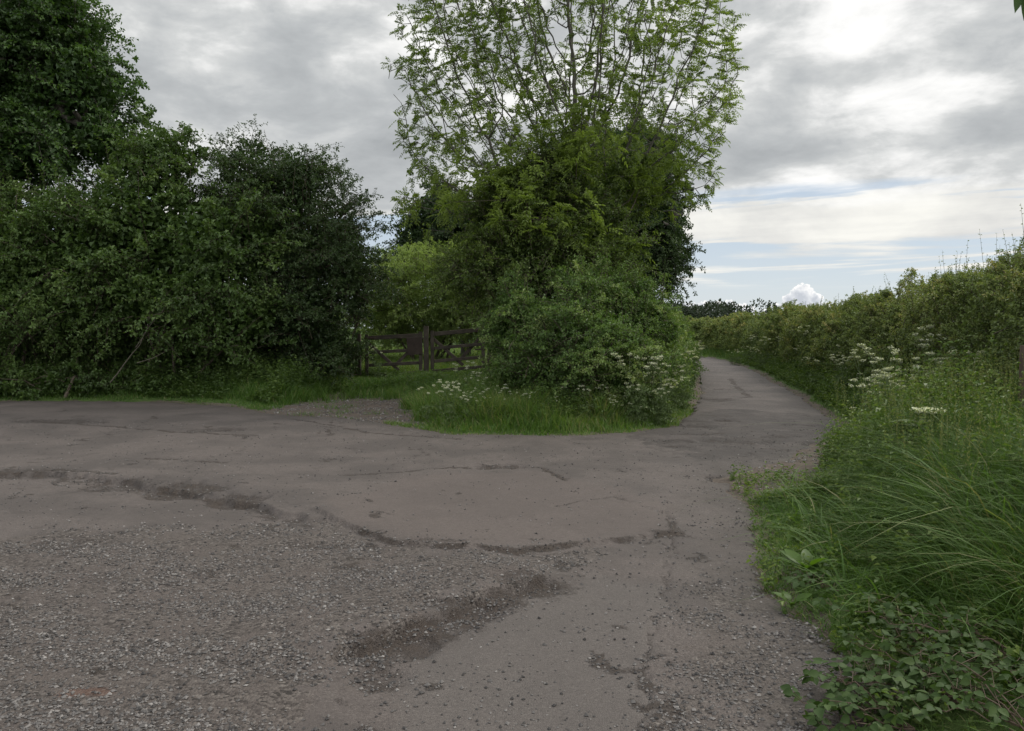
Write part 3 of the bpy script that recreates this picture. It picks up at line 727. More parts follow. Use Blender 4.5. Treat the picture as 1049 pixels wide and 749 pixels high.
def make_hedge(name, path, hw, hh, n, mat, seed, label, leaf0=.05, tint=.45, shoots=0, shoot_sel=None, tint_top=.2, wr=.6, bl=.55):
    root = empty(name, (path[0][0], path[0][1], 0)); org = (path[0][0], path[0][1], 0)
    tag(root, label, 'hedge')
    lb, tb = Buf(), Buf()
    P, N, dist, arc = hedge_points(path, hw, hh, n // 8, seed, .10, True, .8)
    m_ = len(P)
    D = norm(N * .75 + [0, 0, .55] + rng.normal(0, .4, (m_, 3)))
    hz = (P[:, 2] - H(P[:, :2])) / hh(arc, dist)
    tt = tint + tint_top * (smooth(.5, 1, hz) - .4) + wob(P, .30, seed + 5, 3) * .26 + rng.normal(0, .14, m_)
    leaf = leaf0 * (1 + np.maximum(dist - 12, 0) * .022)
    Ls = np.exp(rng.normal(math.log(bl), .35, m_)) * (leaf / leaf0) ** .4
    boughs(lb, tb, P - D * (Ls * .62)[:, None], D, Ls, 8, 9, leaf, wr, tt, droop=.18, r0=.006)
    P3, N3, d3, a3 = hedge_points(path, hw, hh, int(n * 1.3), seed + 70, .32)
    m3 = len(P3); l3 = leaf0 * (1 + np.maximum(d3 - 12, 0) * .022) * 1.35
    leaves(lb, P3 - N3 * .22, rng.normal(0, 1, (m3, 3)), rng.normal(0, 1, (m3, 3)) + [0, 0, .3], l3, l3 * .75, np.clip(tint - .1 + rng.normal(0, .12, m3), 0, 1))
    if shoots:
        P2, N2, d2, a2 = hedge_points(path, hw, hh, shoots * 12, seed + 40, .04)
        ok = (N2[:, 2] > .75) & (rng.random(len(P2)) < shoot_sel(P2)); P2 = P2[ok][:shoots]
        D2 = norm(np.array([0, 0, 1.]) + rng.normal(0, .16, (len(P2), 3)))
        sprigs(lb, P2 - D2 * .12, D2, np.clip(rng.exponential(.13, len(P2)) + .15, .15, .75), 12, leaf0 * .85, wr, .45 + rng.normal(0, .12, len(P2)), tb, spread=.6, droop=.0, up=.4, tw=.004)
    # upright stems inside
    pth = resample(path, .45)
    pth = pth[np.hypot(pth[:, 0], pth[:, 1]) < 45]
    z = H(pth); j = rng.normal(0, .3, pth.shape)
    A = np.column_stack([pth + j, z - .05]); Bq = np.column_stack([pth + j * 1.8, z + 1.2 + rng.uniform(-.3, .6, len(pth))])
    tubes(tb, A, Bq, .028, .012, 5)
    lb.obj('foliage', mat, root, origin=org); tb.obj('stems', M['twig'], root, origin=org)
    return root

RH = [(6.3, 3), (6.9, 7.5), (7.7, 11.2), (8.35, 14.5), (9.35, 19.4), (10.45, 25), (11.55, 30.4), (12.6, 36), (13.3, 41.5), (13.6, 47), (13.3, 55), (11.6, 66), (8, 78), (1.5, 94)]
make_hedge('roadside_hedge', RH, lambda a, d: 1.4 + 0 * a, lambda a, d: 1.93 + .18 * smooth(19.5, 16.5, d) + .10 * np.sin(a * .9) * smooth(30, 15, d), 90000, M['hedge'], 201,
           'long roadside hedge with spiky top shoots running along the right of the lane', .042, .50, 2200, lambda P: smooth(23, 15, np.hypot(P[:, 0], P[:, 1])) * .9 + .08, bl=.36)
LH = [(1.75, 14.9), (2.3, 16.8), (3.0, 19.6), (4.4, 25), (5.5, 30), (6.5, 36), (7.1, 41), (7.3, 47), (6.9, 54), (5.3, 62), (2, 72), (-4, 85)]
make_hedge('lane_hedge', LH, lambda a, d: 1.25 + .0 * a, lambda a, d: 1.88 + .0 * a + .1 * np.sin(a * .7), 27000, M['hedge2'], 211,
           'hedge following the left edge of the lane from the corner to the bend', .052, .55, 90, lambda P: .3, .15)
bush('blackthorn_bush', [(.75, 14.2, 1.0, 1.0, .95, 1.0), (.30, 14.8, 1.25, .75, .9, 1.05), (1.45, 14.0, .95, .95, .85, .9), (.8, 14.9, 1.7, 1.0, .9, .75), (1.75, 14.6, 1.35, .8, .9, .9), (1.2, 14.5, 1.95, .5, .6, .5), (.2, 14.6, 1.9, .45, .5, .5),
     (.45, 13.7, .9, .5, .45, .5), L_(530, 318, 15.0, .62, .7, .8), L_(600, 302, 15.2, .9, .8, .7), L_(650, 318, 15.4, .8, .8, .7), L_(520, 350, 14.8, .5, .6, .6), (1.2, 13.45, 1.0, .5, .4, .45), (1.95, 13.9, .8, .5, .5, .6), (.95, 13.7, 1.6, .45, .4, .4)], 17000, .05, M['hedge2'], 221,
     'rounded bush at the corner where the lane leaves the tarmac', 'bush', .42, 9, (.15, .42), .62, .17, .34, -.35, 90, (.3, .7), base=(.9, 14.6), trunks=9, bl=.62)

make_hedge('field_hedge', [(-26, 42), (-14, 46), (-6, 47), (0, 48), (5, 50)], lambda a, d: 1.1 + 0 * a, lambda a, d: 2.5 + 0 * a, 9000, M['hedge2'], 231, 'hedge across the far side of the field behind the gate', .06, .5)
# ------------------------------------------------------------------ trees grown by space colonisation
def grow(attract, start, step=.28, influence=3.0, kill=.55, trop=(0, 0, .12), iters=220, seed=1, jig=.09):
    r = np.random.default_rng(seed)
    A = np.array(attract, float); nodes = [np.array(s, float) for s in start]; par = [-1] + list(range(len(start) - 1))
    N = np.array(nodes); bd = np.full(len(A), 1e9); bi = np.zeros(len(A), int)
    def upd(i0):
        nonlocal bd, bi
        for i in range(i0, len(nodes)):
            d = np.linalg.norm(A - nodes[i], axis=1); m_ = d < bd; bd[m_] = d[m_]; bi[m_] = i
    upd(0)
    for it in range(iters):
        if len(A) == 0: break
        act = bd < (influence if it > 25 else 50)
        if not act.any(): break
        i0 = len(nodes)
        for k in np.unique(bi[act]):
            v = norm(A[act & (bi == k)] - nodes[k]).mean(0) + np.array(trop) + r.normal(0, jig, 3)
            nodes.append(nodes[k] + norm(v) * step); par.append(int(k))
        if len(nodes) > 18000: break
        upd(i0)
        live = bd > kill; A, bd, bi = A[live], bd[live], bi[live]
    N = np.array(nodes); par = np.array(par)
    rad = np.zeros(len(N)); kids = np.zeros(len(N), int)
    acc = np.zeros(len(N)); e = 2.35
    for i in range(len(N) - 1, -1, -1):
        rad[i] = max(acc[i], .0065 ** e)
        if par[i] >= 0: acc[par[i]] += rad[i]; kids[par[i]] += 1
    return N, par, rad ** (1 / e), kids

def tree_mesh(buf, N, par, rad):
    c = np.where(par >= 0)[0]; p_ = par[c]
    A, Bq = N[p_], N[c]; d = norm(Bq - A)
    ra = np.minimum(rad[p_], rad[c] * 1.35)
    thick = rad[c] > .03
    tubes(buf, A[thick] - d[thick] * .02, Bq[thick] + d[thick] * .02, ra[thick], rad[c][thick], 8)
    tubes(buf, A[~thick], Bq[~thick], ra[~thick], rad[c][~thick], 4)

def ellip_attr(lobes, n, seed, hollow=.3):
    r = np.random.default_rng(seed); lobes = np.asarray(lobes, float)
    w = lobes[:, 3:].prod(1); k = r.choice(len(lobes), n, p=w / w.sum())
    d = norm(r.normal(size=(n, 3))); rad = r.uniform(hollow ** 3, 1, n) ** (1 / 3)
    return lobes[k, :3] + d * lobes[k, 3:] * rad[:, None]

# --- the ash in the middle
AD = 19.0
ax, ay = 1.75, AD; az = float(H(np.array([[ax, ay]]))[0])
lob = [L_(585, 60, AD, 4.0, 3.4, 4.2), L_(480, 90, AD, 2.1, 2.4, 2.9), L_(675, 110, AD, 1.9, 2.4, 2.8), L_(580, -60, AD, 3.0, 2.6, 2.4), L_(455, 190, AD - .5, 1.3, 1.4, 1.2), L_(690, 190, AD, 1.25, 1.4, 1.0), L_(600, 150, AD, 2.2, 2.2, 1.8), L_(480, 200, AD - .3, 1.4, 1.4, 1.3)]
att = ellip_attr(lob, 5600, 301, .2)
att = att[att[:, 2] > 3.6]
start = [(ax, ay, az - .2 + .5 * k) for k in range(6)]
N_, par_, rad_, kids_ = grow(att, start, .22, 1.8, .36, (0, 0, .20), 260, 302, .12)
root = empty('ash_tree', (ax, ay, az)); tag(root, 'tall ash tree with a thin open crown and many rising stems', 'tree')
tb, lb = Buf(), Buf()
rad_ = rad_ * 1.05
tree_mesh(tb, N_, par_, rad_)
# side suckers twisting up the trunk
def ash_leaves(buf, tw, P, D, tint, n_each=3, leaflet=.075, rl=.24):
    """pinnate leaves in whorls at shoot tips"""
    P = np.repeat(P, n_each, 0); D = np.repeat(D, n_each, 0); tint = np.repeat(tint, n_each)
    m_ = len(P); u, v = frames(D); ph = rng.uniform(0, 6.28, m_)
    rd = norm(D * .35 + u * np.cos(ph)[:, None] + v * np.sin(ph)[:, None] + [0, 0, .12])
    LL = rl * rng.uniform(.7, 1.25, m_)
    s = norm(np.cross(rd, np.array([0, 0, 1.]) + rng.normal(0, .25, (m_, 3)))); nn = np.cross(s, rd)
    nn *= np.sign(nn[:, 2:3] + 1e-6)
    for k in range(4):
        t = .32 + .2 * k
        q = P + rd * (LL * t)[:, None] - np.array([0, 0, 1]) * (.28 * LL * t * t)[:, None]
        for sg in (-1, 1):
            lf = leaflet * rng.uniform(.75, 1.15, m_)
            leaves(buf, q, s * sg + rd * .55 - [0, 0, .25], nn + rng.normal(0, .25, (m_, 3)), lf, lf * .42, np.clip(tint + rng.normal(0, .08, m_), 0, 1))
    q = P + rd * (LL * 1.0)[:, None] - np.array([0, 0, 1]) * (.28 * LL)[:, None]
    lf = leaflet * rng.uniform(.8, 1.2, m_); leaves(buf, q, rd - [0, 0, .4], nn, lf, lf * .42, tint)
    if tw is not None: tubes(tw, P, q, .0022, .0012)
tips = np.where((rad_ < .0125) & (par_ >= 0))[0]
Dt = norm(N_[tips] - N_[par_[tips]])
ok = rng.random(len(tips)) < np.where(kids_[tips] == 0, 1.0, .50) * smooth(-1.5, -.35, wob(N_[tips], .26, 305, 2))
tips, Dt = tips[ok], Dt[ok]
tt = .50 + wob(N_[tips], .22, 306, 2) * .25 + rng.normal(0, .13, len(tips))
ash_leaves(lb, tb, N_[tips], Dt, tt, 9, .074, .23)
ib = Buf()      # ivy climbing the stems
ok = (rad_ > .018) & (N_[:, 2] > 1.0) & (N_[:, 2] < 5.6) & (np.hypot(N_[:, 0] - ax, N_[:, 1] - ay) < 1.9)
P = np.repeat(N_[ok], 16, 0); hw_ = np.interp(P[:, 2], [1, 3.5, 5.6], [.8, .4, .14]); P = P + rng.normal(0, 1, P.shape) * hw_[:, None] * .55
D = norm(P - np.array([ax, ay, 0]) * [1, 1, 0] - P * [0, 0, 1] + rng.normal(0, .3, P.shape) + [0, 0, .2])
sprigs(ib, P, D, rng.uniform(.1, .3, len(P)), 6, .075, .85, .35 + wob(P, .6, 309) * .2, None)
ib.obj('ivy', M['elder'], root, origin=(ax, ay, az))
tb.obj('trunk', M['ashbark'], root, True, (ax, ay, az)); lb.obj('crown', M['ash'], root, origin=(ax, ay, az))
import sys; print(file=sys.stderr); print('ash nodes', len(N_), 'tips', len(tips))

# --- understorey tree in front of the ash, ivy-thick below and yellow-green sprays above
ul = [L_(560, 240, 16.8, 1.0, 1.0, 1.1), L_(575, 165, 17.2, .4, .5, .4), L_(545, 182, 16.8, .45, .5, .35), L_(530, 195, 17, .55, .6, .4), L_(505, 280, 16.6, .9, .8, .6), L_(600, 285, 16, 1.0, .8, .5), L_(525, 225, 17, .95, .9, 1.0), L_(600, 245, 17, .9, .9, 1.1), L_(545, 270, 16.4, 1.5, 1.0, .9), L_(515, 262, 17.2, .6, .8, .8), L_(625, 262, 17, .6, .8, .8), L_(560, 205, 17.2, .6, .7, .6)]
def ul_extra(lb, tb):
    for (px, py, d, n, s) in ((585, 135, 17.0, 26, .45), (555, 165, 16.6, 30, .5), (590, 165, 16.5, 24, .45), (520, 185, 16.8, 20, .45), (540, 205, 16.2, 26, .5), (628, 250, 16.6, 18, .35), (565, 225, 16.0, 22, .5), (490, 205, 17, 16, .4), (650, 195, 18.2, 14, .4), (668, 175, 18.4, 12, .4)):
        c = At(px, py, d); Pq = c + rng.normal(0, 1, (n, 3)) * [s, s, s * .45]
        Dq = norm((Pq - c) * .6 + rng.normal(0, .4, (n, 3)) + [0, 0, .25])
        ash_leaves(lb, None, Pq, Dq, np.clip(rng.normal(.95, .08, n), 0, 1), 6, .095, .26)
        b0 = np.array([1.15 + (c[0] - .9) * .3, 17.0, 3.0])
        t = np.linspace(0, 1, 7)[:, None]
        path_tube(tb, b0 + (c - b0) * t + rng.normal(0, .08, (7, 3)) * t * (1 - t) * 4, np.linspace(.03, .008, 7), 5)
        for q in range(0, n, 2): tubes(tb, c[None], Pq[q][None], .007, .003)
bush('elder_tree', ul, 12500, .07, M['elder'], 311, 'leafy elder with yellow green sprays in front of the ash trunk', 'tree', .36, 9, (.2, .55), .5, .24, .40, -.30, 60, (.4, .8), base=(.9, 17.0), trunks=8, extra=ul_extra)

# --- dense dark trees behind
def crown_tree(name, lobes, n, leaf, mat, seed, label, base, tint=.45, wr=.6, L=(.3, .7), nleaf=8, rough=.3, gap=-.5, trunk_r=.2, nattr=260, droop=.2, fill=1.5, bl=1.25):
    bz = float(H(np.array([base]))[0]); root = empty(name, (*base, bz)); org = (*base, bz); tag(root, label, 'tree')
    tb, lb = Buf(), Buf()
    at = ellip_attr(lobes, nattr, seed)
    zc = min(l[2] - l[5] * .3 for l in lobes)
    k = max(3, int((zc - bz) / .5))
    Nn, pp, rd, kk = grow(at, [(base[0], base[1], bz - .2 + (zc - bz) * i / k) for i in range(k + 1)], .45, 6, .9, (0, 0, .1), 120, seed)
    rd = rd * trunk_r / rd[0]
    tree_mesh(tb, Nn, pp, np.maximum(rd, .006))
    sh = np.asarray(lobes, float).copy(); sh[:, 3:] *= .90
    P, Nr = lobe_points(sh, n // 12, seed + 2, .20, rough, .3, gap)
    D = norm(Nr * .9 + [0, 0, .15] + rng.normal(0, .4, P.shape)); Ls = np.exp(rng.normal(math.log(bl), .35, len(P)))
    tt = tint + wob(P, .35, seed + 4, 2) * .2 + rng.normal(0, .16, len(P))
    boughs(lb, tb, P - D * (Ls * .5)[:, None], D, Ls, 12, nleaf, leaf, wr, tt, droop=droop * 1.8, r0=.014)
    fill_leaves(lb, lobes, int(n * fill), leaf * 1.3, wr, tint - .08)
    tb.obj('trunk', M['bark'], root, True, org); lb.obj('crown', mat, root, origin=org)
    return root

DT = 27.0
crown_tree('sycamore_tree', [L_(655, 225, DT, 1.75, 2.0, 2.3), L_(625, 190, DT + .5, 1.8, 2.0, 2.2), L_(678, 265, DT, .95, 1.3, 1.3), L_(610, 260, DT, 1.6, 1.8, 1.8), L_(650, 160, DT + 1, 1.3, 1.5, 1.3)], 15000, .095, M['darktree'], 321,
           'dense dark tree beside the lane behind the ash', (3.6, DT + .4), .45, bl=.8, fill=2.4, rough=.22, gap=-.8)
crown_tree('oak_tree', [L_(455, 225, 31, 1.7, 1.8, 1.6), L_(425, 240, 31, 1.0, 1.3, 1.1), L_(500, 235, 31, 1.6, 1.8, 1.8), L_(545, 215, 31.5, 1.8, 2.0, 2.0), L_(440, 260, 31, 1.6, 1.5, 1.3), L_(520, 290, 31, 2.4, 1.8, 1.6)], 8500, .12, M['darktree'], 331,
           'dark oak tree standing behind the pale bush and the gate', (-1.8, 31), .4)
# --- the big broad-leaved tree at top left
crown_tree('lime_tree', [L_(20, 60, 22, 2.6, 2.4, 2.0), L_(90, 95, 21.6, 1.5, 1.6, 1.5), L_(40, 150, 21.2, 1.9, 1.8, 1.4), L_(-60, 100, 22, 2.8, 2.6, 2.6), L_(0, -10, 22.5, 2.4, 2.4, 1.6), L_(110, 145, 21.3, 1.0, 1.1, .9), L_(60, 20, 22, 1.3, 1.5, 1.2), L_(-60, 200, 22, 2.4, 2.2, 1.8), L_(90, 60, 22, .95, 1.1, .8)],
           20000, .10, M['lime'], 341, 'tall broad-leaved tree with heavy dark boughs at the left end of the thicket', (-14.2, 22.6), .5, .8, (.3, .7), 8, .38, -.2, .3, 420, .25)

# ------------------------------------------------------------------ far trees
far = Buf(); ft = Buf()
for i in range(46):
    px = 640 + i * 2.5 + rng.normal(0, 1.2); d = 300 + rng.uniform(-15, 25)
    hgt = rng.uniform(8.6, 11.2); c = At(px, 330, d); z0 = float(H(c[None, :2])[0])
    lb_ = [(c[0], c[1], z0 + hgt * .62, rng.uniform(1.8, 2.8), 2.2, hgt * .38)]
    P, Nr = lobe_points(lb_, 170, 400 + i, .2, .3, .2)
    leaves(far, P, Nr + rng.normal(0, .5, P.shape), rng.normal(0, 1, P.shape) + [0, 0, .5], rng.uniform(.9, 1.6, len(P)), rng.uniform(.6, 1.0, len(P)), rng.uniform(.2, .8, len(P)))
    tubes(ft, [(c[0], c[1], z0 - .2)], [(c[0], c[1], z0 + hgt * .6)], .22, .1, 5)
w_ = far.obj('distant_wood', M['farwood']); tag(w_, 'distant dark belt of trees on the skyline beyond the lane bend', 'wood', kind='stuff')
for (px, d, hgt, rx, lab, nm) in ((777, 250, 9.6, 3.6, 'distant round-topped tree on the skyline beside the low cumulus cloud', 'field_tree'), (790, 252, 9.2, 1.7, 'small narrow distant tree just right of a wider round one on the skyline', 'field_tree'),
                             (762, 248, 8.2, 2.0, 'low distant tree left of the round-topped one on the skyline', 'field_tree')):
    c = At(px, 330, d); z0 = float(H(c[None, :2])[0]); root = empty(nm, (c[0], c[1], z0)); tag(root, lab, 'tree', 'field trees on the skyline')
    a_, b_ = Buf(), Buf()
    P, Nr = lobe_points([(c[0], c[1], z0 + hgt * .6, rx, rx, hgt * .4), (c[0] + rx * .4, c[1], z0 + hgt * .5, rx * .7, rx, hgt * .3)], 520, 480 + int(px), .22, .3, .15)
    leaves(a_, P, Nr + rng.normal(0, .5, P.shape), rng.normal(0, 1, P.shape) + [0, 0, .5], rng.uniform(.6, 1.1, len(P)), rng.uniform(.45, .8, len(P)), rng.uniform(.2, .8, len(P)))
    tubes(b_, [(c[0], c[1], z0 - .2)], [(c[0], c[1], z0 + hgt * .6)], .25, .1, 6)
    a_.obj('crown', M['farwood'], root, origin=(c[0], c[1], z0)); b_.obj('trunk', M['bark'], root, origin=(c[0], c[1], z0))

# ------------------------------------------------------------------ field gate
def board(buf, a, b_, w, t, tint=.5):
    """a plank from a to b: w high (in the gate plane), t thick"""
    a, b_ = np.array(a, float), np.array(b_, float); d = norm(b_ - a)
    thick = norm(np.cross(d, [0, 0, 1.])) if abs(d[2]) < .95 else np.array([0, 1., 0]); 
    thick = np.array([0., 1, 0]); hgt = norm(np.cross(thick, d))
    c = .006
    prof = [(-w / 2 + c, -t / 2), (w / 2 - c, -t / 2), (w / 2, -t / 2 + c), (w / 2, t / 2 - c), (w / 2 - c, t / 2), (-w / 2 + c, t / 2), (-w / 2, t / 2 - c), (-w / 2, -t / 2 + c)]
    V = [a + hgt * p[0] + thick * p[1] for p in prof] + [b_ + hgt * p[0] + thick * p[1] for p in prof]
    i = np.arange(8); j = (i + 1) % 8
    buf.add(V, np.stack([i, j, j + 8, i + 8], 1), tint)
    base = buf.n - 16
    buf.f.setdefault(8, []).append(np.array([np.arange(7, -1, -1) + base, np.arange(8) + 8 + base]))
GD = 21.0
def gp(px, py, dy=0): a = At(px, py, GD); return np.array([a[0], GD + dy, a[2]])
gz0 = float(H(np.array([[-2.2, GD]]))[0])
gate = empty('field_gate', (-2.25, GD, gz0)); tag(gate, 'dark wooden double field gate with braces and hung board, sunk in grass', 'gate')
go = np.array([-2.25, GD, gz0])
def part(name, buf, mat, par): return buf.obj(name, mat, par, origin=go)
def leaf_gate(x0, x1, tl, tr, mirror):
    """one gate leaf: five rails, two stiles and V braces"""
    T0, T1 = gp(x0, tl), gp(x1, tr)
    rails = (0, .38, .72, .98)
    for k, dz in enumerate(rails):
        r_ = Buf(); board(r_, T0 - [0, 0, dz], T1 - [0, 0, dz], .11 if k == 0 else .085, .045 if k == 0 else .03)
        part('rail', r_, M['timber'], gate)
    for P in (T0, T1):
        s_ = Buf(); q = P + np.array([.05 if P is T0 else -.05, -.042, 0]); board(s_, q + [0, 0, .10], q - [0, 0, 1.05], .09, .05)
        part('stile', s_, M['timber'], gate)
    mid = (T0 + T1) / 2 - [0, 0, .78] + [0, .034, 0]
    if mirror: mid = mid + [.02, 0, 0]
    for P in (T0, T1):
        b2 = Buf(); q = P + np.array([0, .034, -.06]); 
        d = mid - q; mm = q + d * (1.16 if P is T0 else 1.0) + [0, 0 if P is T0 else .034, 0]
        board(b2, q + [0, 0 if P is T0 else .034, 0], mm, .085, .028)
        part('brace', b2, M['timber'], gate)
leaf_gate(374, 433, 346.5, 343.5, False)
leaf_gate(441, 497, 342.5, 337.5, True)
pb = Buf(); P = gp(437, 334, -.09); board(pb, P, [P[0], P[1], gz0 - .3], .125, .11); part('post', pb, M['timber'], gate)
for px, py in ((367, 342), (502, 336)):
    pb = Buf(); P = gp(px, py, -.01); board(pb, P, [P[0], P[1], gz0 - .3], .14, .13); part('post', pb, M['timber'], gate)
pb = Buf(); a_ = gp(417.5, 355, -.085); b_ = gp(433.0, 354, -.085); board(pb, a_, b_, .46, .02)
part('hung_board', pb, M['board'], gate)
for px, py in ((379, 346.5), (379, 366), (492, 338), (492, 358)):
    hb = Buf(); q = gp(px, py, -.075); board(hb, q - [.14, 0, 0], q + [.14, 0, 0], .035, .012); part('hinge', hb, M['iron'], gate)

# ------------------------------------------------------------------ cow parsley: four kinds, copied
def umbel(buf, c, r_, n):
    a = rng.uniform(0, 6.28, n); q = np.sqrt(rng.random(n)) * r_
    P = np.array(c) + np.stack([np.cos(a) * q, np.sin(a) * q, rng.normal(0, .006, n) + .012 * (1 - (q / r_) ** 2)], 1)
    s = rng.uniform(.010, .019, n) * (r_ / .04) ** .4
    tubes(buf, np.repeat([np.array(c) - [0, 0, .025]], n, 0), P - [0, 0, .002], .0008, .0008, 3, 0.)
    for k in range(2):
        ph = rng.uniform(0, 6.28, n); D = np.stack([np.cos(ph), np.sin(ph), rng.normal(.1, .3, n)], 1)
        Nn = np.array([0, 0, 1.]) + rng.normal(0, .45, (n, 3))
        leaves(buf, P - D * s[:, None] * .5, D, Nn, s, s, rng.uniform(.3, 1, n), .1, .05)

def parsley_kind(seed, hgt, heads, r_=.036):
    global rng
    st = Buf(); hs = []
    path = [(0, 0, -.1)]
    lean = rng.normal(0, .10, 2)
    t = np.linspace(0, 1, 7); pth = np.column_stack([lean[0] * t ** 2 * hgt, lean[1] * t ** 2 * hgt, t * hgt * .82 - .05])
    path_tube(st, pth, np.linspace(.006, .003, 7), 5, .4)
    for k in range(heads):
        i0 = rng.integers(3, 7); a = rng.uniform(0, 6.28); p0 = pth[i0]
        e = np.array([p0[0] + np.cos(a) * rng.uniform(.05, .2), p0[1] + np.sin(a) * rng.uniform(.05, .2), hgt * rng.uniform(.82, 1.05)])
        path_tube(st, [p0, p0 * .5 + e * .5 + [0, 0, -.03], e], [.0035, .0028, .002], 4, .5)
        for sp in range(0):
            aa = sp / 7 * 6.28; tubes(st, [e - [0, 0, .03]], [e + [np.cos(aa) * r_ * .7, np.sin(aa) * r_ * .7, 0]], .001, .001, 3)
        hs.append(e)
    m_ = 14; P = np.repeat(pth[1:5], m_ // 2, 0); m_ = len(P)
    a = rng.uniform(0, 6.28, m_); D = np.stack([np.cos(a), np.sin(a), rng.uniform(-.1, .5, m_)], 1)
    sprigs(st, P, D, rng.uniform(.12, .28, m_), 12, .05, .4, .5, None, droop=.3)
    o = st.obj('cow_parsley', M['stem'])
    for e in hs:
        ub = Buf(); umbel(ub, (0, 0, 0), r_ * rng.uniform(.85, 1.4), 26)
        u_ = ub.obj('umbel', M['flower'], o); u_.location = e
    return o

kinds = [parsley_kind(k, h_, n_) for k, (h_, n_) in enumerate(((.95, 5), (.8, 4), (1.05, 6), (.7, 3), (.9, 7)))]
def copy_tree(o):
    c = o.copy(); COL.objects.link(c)
    for ch in o.children:
        d = ch.copy(); COL.objects.link(d); d.parent = c
    return c
used_k = set()
def plant(x, y, sc, label, group, dz=0.):
    k = int(rng.integers(len(kinds)))
    if k not in used_k: used_k.add(k); o = kinds[k]
    else: o = copy_tree(kinds[k])
    o.location = (x, y, float(H(np.array([[x, y]]))[0]) + dz); o.scale = (sc,) * 3; o.rotation_euler = (rng.normal(0, .06), rng.normal(0, .06), rng.uniform(0, 6.28))
    tag(o, label, 'wild flower', group); return o
re_x = lambda y: float(np.interp(y, [p[1] for p in RIGHT_EDGE[:19]], [p[0] for p in RIGHT_EDGE[:19]]))
le = sorted([(p[1], p[0]) for p in LEFT_EDGE[1:11]]); le_x = lambda y: float(np.interp(y, [p[0] for p in le], [p[1] for p in le]))
for k in range(80):
    y = 11.0 + 27 * rng.random() ** 1.5; x = re_x(y) + .35 + 1.5 * rng.random() ** .8
    plant(x, y, rng.uniform(.5, 1.4) * (1.1 if y > 20 else 1), 'white cow parsley standing in the bank below the long roadside hedge', 'cow parsley below the roadside hedge')
for k in range(34):
    x = rng.uniform(-1.2, 2.2); y = 12.55 + rng.uniform(0, 1.0) + max(0, x - 1.4) * .6
    plant(x, y, rng.uniform(.45, .75) * (1.0 if x < .8 else .85), 'white cow parsley in the grass before the rounded corner bush', 'cow parsley before the corner bush')
for k in range(70):
    y = 13.0 + 18 * rng.random() ** 1.5; x = le_x(y) - rng.uniform(.2, .8)
    plant(x, y, rng.uniform(.7, 1.3), 'white cow parsley at the left edge of the lane against its hedge', 'cow parsley along the left edge of the lane')
for k in range(12):
    x = rng.uniform(-1.5, -.5); y = rng.uniform(13.2, 15.2)
    plant(x, y, rng.uniform(.55, .85), 'white cow parsley between the corner bush and the field gate', 'cow parsley near the gate')
o = plant(-3.35, 20.3, 1.05, 'lone white cow parsley at the left end of the field gate', None)
for k in range(34):
    y = rng.uniform(9.0, 19); x = re_x(y) + rng.uniform(.9, 2.6) * (1 if y < 14 else .7)
    plant(x, y, rng.uniform(.7, 1.0), 'white cow parsley in the tall grass close to the brown post', 'cow parsley near the brown post')

# hogweed: the one big flat white head
hx, hy = At(952, 421, 7.0)[:2]; hz_ = At(952, 421, 7.0)[2]; g0 = float(H(np.array([[hx, hy]]))[0])
st = Buf(); t = np.linspace(0, 1, 8)
path_tube(st, np.column_stack([.08 * t * t - .08, 0 * t, t * (hz_ - g0 - .06)]), np.linspace(.010, .006, 8), 6, .5)
top = np.array([0, 0, hz_ - g0])
ub = Buf()
for a in np.linspace(0, 6.28, 15)[:-1]:
    q = top + np.array([np.cos(a), np.sin(a), 0]) * rng.uniform(.06, .135); q[2] += rng.normal(0, .006)
    tubes(st, [top - [0, 0, .08]], [q - [0, 0, .005]], .002, .0015, 4, .6); umbel(ub, q, .034, 60)
umbel(ub, top, .07, 140)
m_ = 5; a = rng.uniform(0, 6.28, m_); D = np.stack([np.cos(a), np.sin(a), rng.uniform(.1, .4, m_)], 1)
oval_leaves(st, np.repeat([[-.06, 0, .4]], m_, 0) + [0, 0, .1] * rng.uniform(-1, 1, (m_, 1)), D, np.repeat([[0, 0, 1.]], m_, 0), .28, .2, .6)
hog = st.obj('hogweed', M['stem']); hog.location = (hx, hy, g0); u_ = ub.obj('umbel', M['hogflower'], hog)
tag(hog, 'hogweed with one wide flat white flower head above the verge grass', 'wild flower')

# ------------------------------------------------------------------ undergrowth (nettles, cleavers and young shoots among the grass)
def herbs(name, label, pts2, hts, leaf, tint, nleaf=9, mat='herb'):
    b_, t_ = Buf(), Buf(); z = H(pts2); m_ = len(pts2)
    D = norm(np.array([0, 0, 1.]) + rng.normal(0, .25, (m_, 3)))
    tt = tint + wob(pts2, .7, 91) * .2 + rng.normal(0, .08, m_)
    sprigs(b_, np.column_stack([pts2, z]), D, hts, nleaf, leaf, .6, tt, b_, spread=1.0, droop=.05, tw=.002)
    return tag(b_.obj(name, M[mat]), label, 'undergrowth', kind='stuff')
def scatter(n, xr, yr, cond):
    P = np.stack([rng.uniform(*xr, n), rng.uniform(*yr, n)], 1); d = road_sdf(P); ok = cond(P, d) & (sdf(P, ENTRY) > .2); return P[ok], d[ok]
P, d = scatter(6000, (-14, -4.3), (16.5, 19.6), lambda P, d: (d > .5) & (d < 2.4) & clumpy(P, .5, 92, -.3))
herbs('nettles', 'nettles and weeds growing along the foot of the left thicket', P, rng.uniform(.25, .75, len(P)) * smooth(.2, 1.6, d) + .08, .08, .35)
P, d = scatter(3000, (-4.6, -.8), (17.4, 22), lambda P, d: (d > .5) & clumpy(P, .6, 93, -.1))
herbs('gateway_weeds', 'weeds and nettles growing up against the field gate', P, rng.uniform(.12, .32, len(P)), .06, .35)
